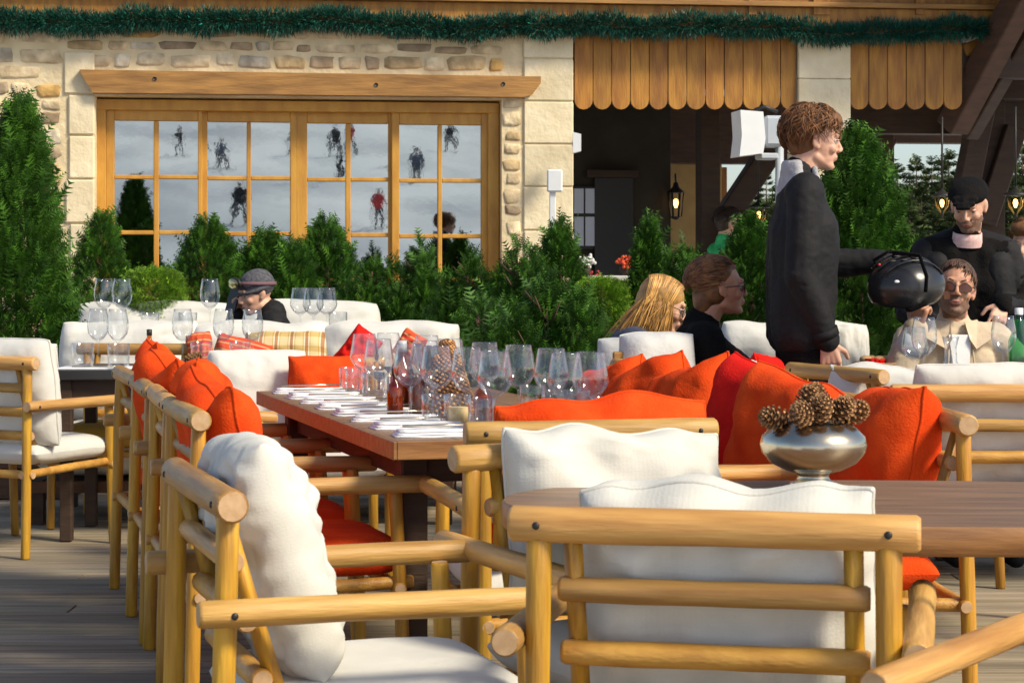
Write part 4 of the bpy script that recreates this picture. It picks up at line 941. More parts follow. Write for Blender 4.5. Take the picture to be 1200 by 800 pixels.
# pine cones
def cone_mb(L, rad, seed, scales=95):
    rg = random.Random(seed); mb = MB()
    mb.ball((0, 0, L * .5), (rad * .55, rad * .55, L * .48), CONE, tint=(.5, .45, .4), n=8, k=5)
    for i in range(scales):
        t = (i + .5) / scales; a = i * 2.39996; z = L * t * .95; r0 = rad * math.sin(math.pi * (t * .86 + .10)) ** .7 * .98
        d = Vector((math.cos(a), math.sin(a), .15 + t * .9)).normalized(); u = Vector((-math.sin(a), math.cos(a), 0)); w_ = d.cross(u)
        c = Vector((0, 0, z)); tip = c + d * r0; k = rg.uniform(.75, 1.3); wd = rad * .30 * (1.1 - .5 * t); e = rad * .07
        m1 = c + d * r0 * .8
        vs = [c + d * r0 * .3, m1 + u * wd, tip + u * wd * .55, tip + w_ * e + d * rad * .05, tip - u * wd * .55, m1 - u * wd, m1 + w_ * e * 1.2, m1 - w_ * e, tip - w_ * e]
        mb.add(vs, [(0, 1, 6), (0, 6, 5), (1, 2, 3, 6), (6, 3, 4, 5), (0, 7, 1), (0, 5, 7), (1, 7, 8, 2), (7, 5, 4, 8)], CONE, False, (k * .9, k * .85, k * .8))
        mb.add([tip + u * wd * .5 + w_ * e * .3, tip + w_ * e * 1.6 + d * rad * .05, tip - u * wd * .5 + w_ * e * .3, tip - w_ * e * 1.1 + d * rad * .04], [(0, 1, 2), (0, 2, 3)], CONE, False, (1.9 * k, 1.85 * k, 1.7 * k))
    return mb
bowl_c = Vector(((953 - 600) / FPX * 4.0, 4.0, .7205))
mb = MB(); R_ = .104
mb.lathe([(.001, .004), (.042, .0), (.046, .003), (.045, .010), (.034, .014), (.030, .022), (.032, .028), (.055, .034), (.084, .048), (.100, .068), (.104, .084), (.100, .100), (.084, .116), (.070, .124), (.066, .128), (.064, .126), (.068, .118), (.090, .098), (.094, .084), (.075, .055), (.03, .042), (.001, .040)], SILVER, n=56)
o = mb.build('silver_bowl', loc=bowl_c); tag(o, 'footed silver bowl filled with pine cones on the oval table', 'bowl')
cl = ['leftmost pine cone lying over the bowl rim', 'second pine cone from the left in the silver bowl', 'pine cone standing in the middle of the silver bowl', 'pine cone right of the middle one in the silver bowl', 'rightmost pine cone in the silver bowl', 'pale pine cone tucked at the back of the silver bowl', 'pine cone at the back right of the silver bowl']
cp = [(-.050, -.02, .150, (80, 0, -68)), (-.022, -.042, .150, (62, 0, -20)), (.006, -.040, .152, (40, 0, 0)), (.034, -.020, .152, (50, 0, 40)), (.052, .012, .146, (60, 0, 80)), (-.02, .02, .155, (20, 0, 60)), (.02, .03, .158, (-20, 0, 40))]
for i, ((x, y, z, e), lb) in enumerate(zip(cp, cl)):
    mb = cone_mb(.062, .028, i, 70); o = mb.build('pine_cone', loc=bowl_c + Vector((x, y, z - .018))); o.rotation_euler = [R(q) for q in e]; tag(o, lb, 'pine cone', 'pine cones in the silver bowl')
# decorative tree of cone scales on the long table
D = 6.05; mb = MB(); H_ = .215
mb.lathe([(.07, 0), (.062, .04), (.045, .10), (.026, .16), (.018, H_), (.001, H_ + .005)], mat('cone_tree_core', (.09, .04, .02), rough=.9), n=16)
rg = random.Random(8)
for i in range(520):
    t = i / 520.; a = i * 2.39996; z = t * H_; r0 = .072 * (1 - t) ** .85 + .016
    if z > H_ * .8: r0 = .024 * (1 - ((t - .88) / .14) ** 2 * .5)
    c = Vector((math.cos(a) * r0, math.sin(a) * r0, z)); k = rg.choice([.8, 1, 1.6, 2.3, 2.6]); mb.ball(c, (.0052, .0052, .004), CONE, n=6, k=4, tint=(k, k * .93, k * .8))
o = mb.build('cone_scale_tree', loc=((524 - 600) / FPX * D, D, .7195)); tag(o, 'small brown decorative tree of dotted cone scales on the long table', 'decoration')
# black table glasses
for i, (px, D, kd, lb) in enumerate([(115, 8.75, 'W', 'tall wine glass at the left on the black-topped table'), (138, 8.7, 'W', 'tall wine glass next to the leftmost one on the black-topped table'), (214, 8.7, 'W', 'tall wine glass above the far orange cushion'), (262, 8.75, 'W', 'tall wine glass left of the last one on the black-topped table'), (296, 8.7, 'W', 'rightmost tall wine glass on the black-topped table'),
                                     (97, 8.65, 't', 'leftmost tumbler on the black-topped table'), (139, 8.6, 't', 'tumbler in front of the second wine glass on the black-topped table'), (236, 8.85, 't', 'tumbler right of the cones on the black-topped table'), (281, 8.9, 't', 'rightmost tumbler on the black-topped table')]):
    glassware(kd, (px - 600) / FPX * D, D, .7205, lb, 'glasses on the black-topped table', 1.0 if kd == 'W' else 1.25)
r = empty('place_setting', (P(120, 0, 8.68).x, 8.68, .7205), 0, 'white napkin with cutlery on the black-topped table', 'napkin')
mb = MB(); mb.box((0, -.02, .004), (.34, .17, .008), NAPK, bev=.003); mb.build('cloth', r); mb = MB(); mb.tube([(-.12, -.04, .011), (.1, -.05, .011)], .004, SILVER, n=6); mb.build('cutlery', r)
for i, px in enumerate((224, 219)):
    o = cone_mb(.07, .03, 60 + i, 60).build('pine_cone', loc=(P(px, 0, 8.75).x, 8.62 + .1 * i, .75 + i * .0)); o.rotation_euler = (R(70), 0, R(40 + 60 * i)); tag(o, ['pine cone lying beside the glass on the black-topped table', 'second pine cone behind the first on the black-topped table'][i], 'pine cone')
# glasses behind, on the coffee table between the sofas
for i, (px, kd) in enumerate([(122, 'W'), (143, 'W'), (176, 't'), (220, 't'), (246, 'W'), (352, 'w'), (367, 'w'), (383, 'w'), (396, 't')]):
    D = 10.68 + .05 * (i % 3); glassware(kd, (px - 600) / FPX * D, D, .8005, f'{["first","second","third","fourth","fifth","sixth","seventh","eighth","ninth"][i]} glass from the left on the table between the white sofas', 'glasses between the white sofas', 1.15 if kd != 't' else 1.3)
# lunch table things
for i, (px, D, kd, lb) in enumerate([(1083, 7.3, 'W', 'stemmed glass before the fist of the man in beige'), (1072, 7.5, 'w', 'small stemmed glass at the left end of the lunch table'), (1176, 7.5, 'W', 'stemmed glass near the raised hand at the right edge'), (1190, 7.3, 't', 'tumbler at the right edge of the lunch table')]):
    glassware(kd, (px - 600) / FPX * D, D, .7205, lb, 'glasses on the lunch table', 1.0)
mb = MB(); mb.lathe([(.001, .002), (.052, .0), (.062, .012), (.060, .035), (.035, .075), (.022, .10), (.021, .15), (.030, .185), (.0285, .185), (.019, .15), (.020, .10), (.033, .077), (.057, .035), (.058, .014), (.001, .006)], GLASS, n=32)
mb.lathe([(.001, .008), (.056, .013), (.056, .034), (.001, .035)], glassmat('water', (.93, .95, .96), .5, .05), n=28)
o = mb.build('carafe', loc=(P(1114, 0, 7.2).x, 7.2, .7205)); tag(o, 'clear glass water carafe in front of the man in the beige jacket', 'carafe')
for px, D, lb in ((1150, 7.35, 'white plate with a rim in front of the man in beige'), (1188, 7.7, 'white plate at the right edge of the lunch table')):
    r = empty('plate', (P(px, 0, D).x, D, .7205), 0, lb, 'plate'); mb = MB(); mb.lathe([(.001, .004), (.07, .003), (.09, .008), (.135, .020), (.137, .022), (.133, .023), (.09, .012), (.001, .009)], CHINA, n=40); mb.build('dish', r)
    mb = MB(); mb.ball((0.02, -.01, .022), (.06, .04, .02), mat('grey_napkin_knot', (.10, .095, .10), rough=.9)); mb.build('napkin_knot', r)
r = empty('pepper_mill', (P(1190, 0, 7.6).x + .05, 7.75, .7205), 0, 'green glass water bottle at the right edge of the lunch table', 'bottle')
r.name = 'water_bottle'; mb = MB(); mb.lathe([(.001, 0), (.038, 0), (.04, .01), (.04, .15), (.016, .21), (.014, .26), (.001, .262)], glassmat('green_glass', (.25, .62, .35), .5, .06)); mb.build('bottle_glass', r); mb = MB(); mb.lathe([(.016, .25), (.016, .275), (.001, .276)], WHITEP); mb.build('cap', r)
# bread basket with red napkin beside the boy
r = empty('bread_basket', (P(1030, 0, 8.2).x, 8.2, .7205), 0, 'bread basket with a red cloth between the boy and the man in beige', 'basket')
mb = MB()
for k in range(7): mb.lathe([(.10 + k * .006, .012 * k), (.106 + k * .006, .012 * k + .006), (.10 + k * .006, .012 * k + .012)], mat('wicker', (.40, .22, .08), rough=.7, attr=.5), n=26, tint=(1 - .15 * (k % 2),) * 3)
mb.build('wicker_bowl', r)
for i in range(5): mb = MB(); mb.ball((-.07 + i * .035, .03 * math.sin(i * 2), .10), (.035, .03, .028), mat('bread_crust', (.45, .25, .09), (.62, .45, .25), rough=.8, scale=20)); o = mb.build('bread_roll', r)
mb = pillow_mesh(.10, .06, .05, REDC, 3); mb.build('red_napkin', r, loc=(-.04, -.10, .05)); r.scale = (.75, .75, .6)
simple_table('side_table', 1.28, 1.75, 8.2, .4, BLACKT, 'small table with the bread basket behind the plump white cushion')

# ---------------------------------------------------------------- sofas and loose cushions
def sofa(x0, x1, y, facing, ztop, label, segs=2, seed=0, rz=0):
    r = empty('white_sofa', ((x0 + x1) / 2, y, 0), R(rz + (0 if facing == 'camera' else 180)), label, 'sofa', 'white cushioned terrace sofas'); w_ = x1 - x0
    # local: back at +y, front at -y
    mb = MB(); mb.box((0, -.25, .17), (w_, .75, .05), DARKW, tint=(3, 2.5, 2)); mb.box((0, .13, .42), (w_, .05, .45), DARKW, tint=(3, 2.5, 2))
    for s in (-1, 1): mb.box((s * (w_ / 2 - .03), .10, .1), (.06, .06, .2), DARKW); mb.box((s * (w_ / 2 - .03), -.58, .1), (.06, .06, .2), DARKW)
    mb.build('sofa_frame', r)
    for i in range(segs):
        ws = w_ / segs
        seat_pad(ws - .01, .68, .22, WHITE, seed + i).build('seat_cushion', r, loc=(-w_ / 2 + ws * (i + .5), -.28, .32))
        o = pillow_mesh(ws + .06, ztop - .40, .26, WHITE, seed + 3 + i, pinch=.02, wr=.022, slump=.05).build('back_cushion', r, loc=(-w_ / 2 + ws * (i + .5), .10, .41)); o.rotation_euler.x = R(-5)
    return r
sofa(P(78, 0, 9.9).x, P(535, 0, 9.9).x, 9.75, 'camera', P(0, 375, 9.9).z, 'long white sofa with patterned cushions facing the photographer', 3, 1)
sofa(P(88, 0, 12).x, P(440, 0, 12).x, 12.0, 'camera', P(0, 352, 12).z, 'white sofa on which the skier with the phone sits', 2, 5)
def stripe_mat(name, cols, freq, axis='X', cross=None):
    m, t, b = nodes_of(name); N = t.nodes; L = t.links; b.inputs['Roughness'].default_value = .9
    tc = N.new('ShaderNodeTexCoord'); wv = N.new('ShaderNodeTexWave'); wv.bands_direction = axis; wv.inputs['Scale'].default_value = freq; wv.inputs['Distortion'].default_value = .6
    L.new(tc.outputs['Object'], wv.inputs[0]); cr = N.new('ShaderNodeValToRGB'); cr.color_ramp.interpolation = 'CONSTANT'; e = cr.color_ramp.elements
    for i, (p, c) in enumerate(cols):
        q = e[i] if i < 2 else e.new(p); q.position = p; q.color = (*c, 1)
    L.new(wv.outputs[1], cr.inputs[0]); out = cr.outputs[0]
    if cross:
        w2 = N.new('ShaderNodeTexWave'); w2.bands_direction = 'Z' if axis == 'X' else 'X'; w2.inputs['Scale'].default_value = freq; L.new(tc.outputs['Object'], w2.inputs[0])
        c2 = N.new('ShaderNodeValToRGB'); c2.color_ramp.interpolation = 'CONSTANT'; c2.color_ramp.elements[0].color = (1, 1, 1, 1); c2.color_ramp.elements[1].color = (*cross, 1); c2.color_ramp.elements[1].position = .7
        L.new(w2.outputs[1], c2.inputs[0]); mx = N.new('ShaderNodeMix'); mx.data_type = 'RGBA'; mx.blend_type = 'MULTIPLY'; mx.inputs[0].default_value = 1; L.new(out, mx.inputs[6]); L.new(c2.outputs[0], mx.inputs[7]); out = mx.outputs[2]
    L.new(out, b.inputs['Base Color']); return m
PLAID = stripe_mat('yellow_plaid', [(0, (.66, .52, .28)), (.45, (.52, .40, .16)), (.7, (.70, .62, .46)), (.9, (.42, .22, .10))], 4.5, 'X', (.82, .72, .5))
STRP = stripe_mat('orange_stripe', [(0, (.62, .07, .02)), (.4, (.66, .26, .10)), (.62, (.50, .30, .12)), (.8, (.60, .04, .02))], 5.5, 'Z')
def pc(px, top, bot, wpx, D, m, seed, lb, rz=0, lean=8, roll=0, nm='patterned_cushion', t=.14, g=None):
    zt = P(0, top, D).z; zb = P(0, bot, D).z
    return pillow(nm, (P(px, 0, D).x, D, zb), rz, -lean if False else lean, wpx / FPX * D, zt - zb, t, m, seed, lb, g, roll=roll)
pc(333, 386, 455, 100, 9.35, PLAID, 61, 'yellow plaid cushion leaning on the long white sofa', lean=-12); pc(268, 392, 470, 70, 9.2, STRP, 62, 'orange and red striped cushion left of the plaid one', lean=-14, roll=14)
pc(404, 380, 430, 36, 9.3, REDC, 63, 'dark red cushion standing on its corner beside the plaid one', lean=-6, roll=38, nm='red_cushion', g='red cushions')
pc(472, 386, 420, 30, 9.3, STRP, 64, 'small striped cushion corner peeking over the wine glasses', lean=-10, roll=30); pc(239, 388, 440, 30, 9.45, STRP, 65, 'faded striped cushion at the left of the striped pair', lean=-12, roll=-10)
# bench behind the two women and white rail beyond them
r = empty('brown_bench', (P(765, 0, 8.05).x, 8.05, 0), 0, 'brown wooden bench end with a grey white cushion before the women', 'bench')
mb = MB(); z1 = P(0, 412, 8).z; mb.box((-.06, -.05, z1 / 2 + .15), (.20, .05, z1 - .3), BEAMW, tint=(.5, .4, .3), bev=.006); mb.box((.1, .2, .20), (.75, .55, .06), DARKW); 
for s in (-.25, .45): mb.box((s, .2, .09), (.06, .5, .18), DARKW)
mb.build('bench_frame', r); seat_pad(.72, .52, .2, WHITE, 9).build('seat_cushion', r, loc=(.1, .2, .34))
pillow('white_cushion', (P(774, 0, 7.95).x, 7.95, .42), 6, -12, .31, P(0, 384, 7.95).z - .42, .22, WHITESH, 71, 'shaded white cushion right in front of the blonde woman', 'white canvas cushions', wr=.006)
pillow('white_cushion', (P(748, 0, 8.25).x, 8.25, .46), 0, -8, .34, P(0, 392, 8.25).z - .46, .16, WHITESH, 72, 'shaded white cushion left behind the one before the blonde woman', 'white canvas cushions', wr=.006)
pillow('white_cushion', (P(893, 0, 7.6).x, 7.6, .5), 70, -8, .3, P(0, 420, 7.6).z - .5, .12, WHITE, 73, 'white cushion edge between the dark-haired woman and the boy', 'white canvas cushions')
pillow('red_cushion', (P(905, 0, 7.7).x, 7.7, .5), 60, -8, .22, P(0, 414, 7.7).z - .5, .12, REDC, 74, 'deep red cushion at the hip of the standing boy', 'red cushions', roll=8)
sofa(P(845, 0, 9.9).x, P(1010, 0, 9.9).x, 9.95, 'away', P(0, 374, 9.9).z, 'white sofa behind the dark-haired woman and the boy', 1, 9)
pillow('white_cushion', (P(997, 0, 8.6).x, 8.6, .5), 20, -4, .16, P(0, 378, 8.6).z - .5, .12, WHITE, 75, 'white cushion just right of the boy jacket hem', 'white canvas cushions')
mb = MB(); z = P(0, 326, 13.6).z; mb.box((P(712, 0, 13.6).x, 13.6, z), (.42, .25, .035), WHITE, bev=.005); mb.box((P(712, 0, 13.6).x, 13.6, z / 2 - .02), (.36, .2, z - .04), DARKW, tint=(2, 1.6, 1.3)); o = mb.build('serving_counter'); tag(o, 'white-topped counter in the dark doorway behind the shrubs', 'counter')
def flowers(px, D, z, c, lb):
    r = empty('flower_pot', (P(px, 0, D).x, D, z), 0, lb, 'flowers'); rg = random.Random(px); mb = MB(); mb.lathe([(.001, 0), (.03, 0), (.04, .06), (.001, .06)], DARKW); mb.build('pot', r)
    mb = MB()
    for i in range(40): mb.ball((rg.gauss(0, .035), rg.gauss(0, .03), .09 + rg.gauss(0, .018)), .012, mat('petal_' + lb.split()[0], c, rough=.6), n=6, k=4)
    mb.build('blossom', r)
flowers(733, 13.55, z + .018, (.80, .10, .03), 'orange red flowers in a pot at the right end of the white counter'); flowers(697, 14.2, .98, (.30, .012, .012), 'crimson flowers in a pot in the dark doorway')
flowers(686, 13.6, z + .018, (.7, .68, .66), 'white flowers in a pot at the left end of the white counter')

# ---------------------------------------------------------------- people
def hand(mb, wrist, d, nrm, side, curl=.5, r=.0082, spread=.012):
    """palm and five unequal fingers; d = pointing direction, nrm = palm normal (towards what it holds), side=+1: thumb on +across"""
    d = Vector(d).normalized(); nrm = Vector(nrm); nrm = (nrm - d * nrm.dot(d)).normalized(); ac = d.cross(nrm) * side
    w0 = Vector(wrist)
    for k in range(4): mb.caps(w0 + d * .012 + ac * (.020 - .0135 * k) * .7, w0 + d * .082 + ac * (.030 - .0205 * k), .0165, .0125, n=10, q=3)
    Ls = (.072, .081, .075, .058)
    for k in range(4):
        p = w0 + d * .085 + ac * (.032 - .0215 * k); ang = 0; dd = (d + ac * (spread * (1.5 - k))).normalized(); c = curl * (1 + .12 * k)
        for j, f in enumerate((.44, .31, .25)):
            ang += c * (.75, .9, .6)[j]; v = dd * math.cos(ang) + nrm * math.sin(ang); q = p + v * Ls[k] * f
            mb.caps(p, q, r * (1 - .1 * j), r * (.92 - .1 * j), n=9, q=3); p = q
    p = w0 + d * .022 + ac * .026; v = (d * .62 + ac * .7 + nrm * .35).normalized(); q = p + v * .045; mb.caps(p, q, .0135, .0105, n=9, q=3)
    v2 = (d * .85 + ac * .15 + nrm * (.35 + curl * .5)).normalized(); mb.caps(q, q + v2 * .032, .0100, .0085, n=9, q=3)
def head_parts(mb, ex, c, M, s=1.0, skin=SKIN, eyes=True, brow=HAIRB, closed=False, female=False, stubble=None):
    c = Vector(c); T = lambda v: c + M @ (Vector(v) * s)
    rot = M.to_4x4()
    def el(v, r): mb.ball(T(v), [q * s for q in r], skin, rot=rot, n=20, k=12)
    def cp(a, b, ra, rb): mb.caps(T(a), T(b), ra * s, rb * s)
    el((0, -.012, .032), (.072, .092, .082)); el((0, .022, -.005), (.063, .068, .085)); el((0, .032, -.055), (.050, .052, .050))
    jw = .9 if female else 1.0
    cp((-.042 * jw, .005, -.060), (-.014, .066, -.088), .020, .018); cp((.042 * jw, .005, -.060), (.014, .066, -.088), .020, .018); el((0, .074, -.090), (.018 * jw, .015, .014))
    cp((-.033, .078, .030), (.033, .078, .030), .0125, .0125)
    for sx in (-1, 1): el((sx * .036, .062, -.022), (.023, .021, .022))
    cp((0, .088, .018), (0, .108 if not female else .103, -.018), .0070, .0090 if not female else .0070); el((0, .104 if not female else .099, -.023), (.0115, .0115, .0085)); el((-.011, .100, -.027), (.0085, .010, .0075)); el((.011, .100, -.027), (.0085, .010, .0075))
    el((0, .082, -.052), (.024, .016, .016)); cp((-.017, .0875, -.053), (.017, .0875, -.053), .0056, .0056); cp((-.014, .087, -.0615), (.014, .087, -.0615), .0062, .0062)
    for sx in (-1, 1):
        mb.ball(T((sx * .074, -.008, .0)), [.0085 * s, .018 * s, .030 * s], skin, rot=(M @ Matrix.Rotation(sx * .35, 3, 'Z')).to_4x4()); mb.ball(T((sx * .072, .002, -.022)), [.007 * s, .010 * s, .013 * s], skin, rot=rot)
    if eyes:
        for sx in (-1, 1):
            ex.ball(T((sx * .0315, .0725, .006)), .0125 * s, EYEW, n=14, k=10, rot=rot)
            if not closed: ex.ball(T((sx * .0315, .0808, .006)), [.0056 * s, .0050 * s, .0056 * s], EYED, n=10, k=8, rot=rot)
            ex.tube([T((sx * .0185, .0845, .0105)), T((sx * .031, .0895, .0145)), T((sx * .0455, .079, .0105))], [.0018 * s, .0030 * s, .0018 * s], skin, n=6)
            ex.tube([T((sx * .0205, .0855, .0095)), T((sx * .031, .0900, .0118)), T((sx * .0455, .0795, .0085))], .0012 * s, EYED, n=5)
    for sx in (-1, 1): ex.tube([T((sx * .015, .0900, .028)), T((sx * .031, .0890, .035)), T((sx * .049, .073, .029))], [.0032 * s, .0036 * s, .0014 * s], brow, n=6, flat=.7)
    ex.tube([T((-.019, .091, -.057)), T((0, .0985, -.0565)), T((.019, .091, -.057))], [.0008, .0016 * s, .0008], EYED, n=5)
def lips_region(c, M, s=1.0, stub=False):
    Mi = np.array(M.inverted()); c0 = np.array(c)
    def f(C):
        L = (C - c0) @ Mi.T / s; idx = np.zeros(len(C), int)
        lip = (np.abs(L[:, 0]) < .0215 - 1.1 * np.abs(L[:, 2] + .057)) & (np.abs(L[:, 2] + .057) < .0105) & (L[:, 1] > .078); idx[lip] = 1
        if stub:
            st = (L[:, 2] < -.035) & (L[:, 2] > -.115) & (L[:, 1] > -.005) & ~lip & (np.linalg.norm(L, axis=1) < .135); mou = (L[:, 2] < -.030) & (L[:, 2] > -.048) & (np.abs(L[:, 0]) < .024) & (L[:, 1] > .08)
            ck = (np.abs(L[:, 0]) < .045) & (L[:, 2] > -.048) & (L[:, 1] > .06) & ~mou
            idx[(st & ~ck) | mou] = 2
        return idx
    return f
def face_M(yaw, pitch=0, roll=0): return (Matrix.Rotation(R(yaw), 3, 'Z') @ Matrix.Rotation(R(pitch), 3, 'X') @ Matrix.Rotation(R(roll), 3, 'Y'))   # +y is where the face looks
STUB = mat('stubbled_skin', (.19, .10, .062), (.13, .068, .042), rough=.6, scale=120)
def person(loc, yaw, J, head, label, skin=SKIN, stub=False, eyes=True, vox=.0048, female=False, hands=None, brow=HAIRB, hs=1.0, group=None):
    """J: joints in the person's own frame (x to their right, y forward, z up)"""
    root = empty('person', loc, 0, label, 'person', group); Rz = Matrix.Rotation(R(yaw), 3, 'Z')
    G_ = {k: Rz @ Vector(v) for k, v in J.items()}
    hc = G_['head']; M = face_M(*head); mb = MB(); ex = MB()
    head_parts(mb, ex, hc, M, hs, skin, eyes, brow, female=female)
    nb = G_['neck']; mb.caps(hc + M @ Vector((0, -.022, -.055)) * hs, nb, .046 if female else .055, .060, skin)
    ch, hp = G_['chest'], G_['hip']; sr, sl = G_['sr'], G_['sl']
    mb.caps(sr.lerp(nb, .2), sl.lerp(nb, .2), .058, .058, skin)
    across = (sr - sl).normalized()
    for sgn in (-1, 1):
        mb.caps(ch + across * sgn * .075, hp + across * sgn * .07, .095, .085, skin)
        mb.caps(nb.lerp(ch, .5) + across * sgn * .06, ch + across * sgn * .075, .07, .1, skin)
    for a in ('r', 'l'):
        mb.caps(G_['s' + a], G_['e' + a], .048, .037, skin); mb.caps(G_['e' + a], G_['w' + a], .038, .026, skin)
        if 'k' + a in G_: mb.caps(hp + across * (.09 if a == 'r' else -.09), G_['k' + a], .085, .055, skin); mb.caps(G_['k' + a], G_['a' + a], .054, .036, skin); mb.caps(G_['a' + a] + Vector((0, 0, -.03)), G_['a' + a] + Rz @ Vector((0, .14, -.045)), .035, .025, skin)
    for a, h in (hands or {}).items():
        d, n_, c = h[:3]; hand(mb, G_['w' + a], Rz @ Vector(d), Rz @ Vector(n_), (1 if a == 'r' else -1) * (h[3] if len(h) > 3 else 1), c)
    mats = [skin, LIP, STUB]
    remesh(mb, 'body', vox, mats, 2, parent=root, extra=ex, region=lips_region(hc, M, hs, stub))
    return root, G_, Rz, M, hc
def torso(G_, Rz, m, name, parent, grow=.02, hem=None, sleeves=True, vox=.009, wr=.010, cuffs=True, wide=1.0, bulk=0.0, extra=None, legs=False, sl_r=(.062, .056, .05, .046), collar=.06, fit=1.0, arms='rl', open_front=False):
    mb = MB(); ch, hp, nb = G_['chest'], G_['hip'], G_['neck']; sr, sl = G_['sr'], G_['sl']; ac = (sr - sl).normalized()
    bot = hp if hem is None else hp + (ch - hp).normalized() * hem
    mb.caps(sr.lerp(nb, .12), sl.lerp(nb, .12), .060 + grow * .7, .060 + grow * .7)
    for s in (-1, 0, 1):
        mb.caps(ch + ac * s * .085 * wide, bot + ac * s * .085 * wide, .100 + grow + bulk, .095 + grow + bulk); mb.caps(nb.lerp(ch, .45) + ac * s * .07, ch + ac * s * .08, .07 + grow, .105 + grow)
    mb.caps(nb.lerp(ch, .1), nb + (nb - ch).normalized() * .02, collar + grow * .6, collar + grow * .4)
    if sleeves:
        for a in arms:
            s_, e_, w_ = G_['s' + a], G_['e' + a], G_['w' + a]; w2 = w_ + (e_ - w_).normalized() * .005
            mb.caps(s_, e_, sl_r[0], sl_r[1]); mb.caps(e_, w2, sl_r[2] + .004, sl_r[3]); mb.caps(e_, e_, sl_r[1] + .002, sl_r[1] + .002)
    return remesh(mb, name, vox, [m], 2, wrinkle=wr, wscale=11, parent=parent, extra=extra)
def trousers(G_, Rz, m, parent, shoes=JBLACK):
    mb = MB(); hp = G_['hip']; ac = (G_['sr'] - G_['sl']).normalized()
    mb.caps(hp + ac * .08, hp - ac * .08, .108, .108)
    for a, s in (('r', 1), ('l', -1)): mb.caps(hp + ac * .09 * s, G_['k' + a], .102, .078); mb.caps(G_['k' + a], G_['a' + a], .077, .062)
    remesh(mb, 'trousers', .012, [m], 2, wrinkle=.012, parent=parent)
    for a in 'rl':
        mb = MB(); an = G_['a' + a]; mb.caps(an + Rz @ Vector((0, -.03, -.04)), an + Rz @ Vector((0, .05, -.045)), .045, .045); mb.caps(an + Rz @ Vector((0, .03, -.05)), an + Rz @ Vector((0, .16, -.058)), .042, .036)
        remesh(mb, 'shoe', .008, [shoes], 2, parent=parent)
def strands(mb, m, roots, seed, seg=6, r=.0035, tintr=(.35, 2.1)):
    """roots: list of point lists (guide curves); each becomes a tapered lock"""
    rg = random.Random(seed)
    for pts in roots:
        k = rg.uniform(*tintr); n = len(pts); mb.tube(pts, [r * (1 - .8 * (i / (n - 1)) ** 2) for i in range(n)], m, n=4, tint=(k, k, k), flat=.5)
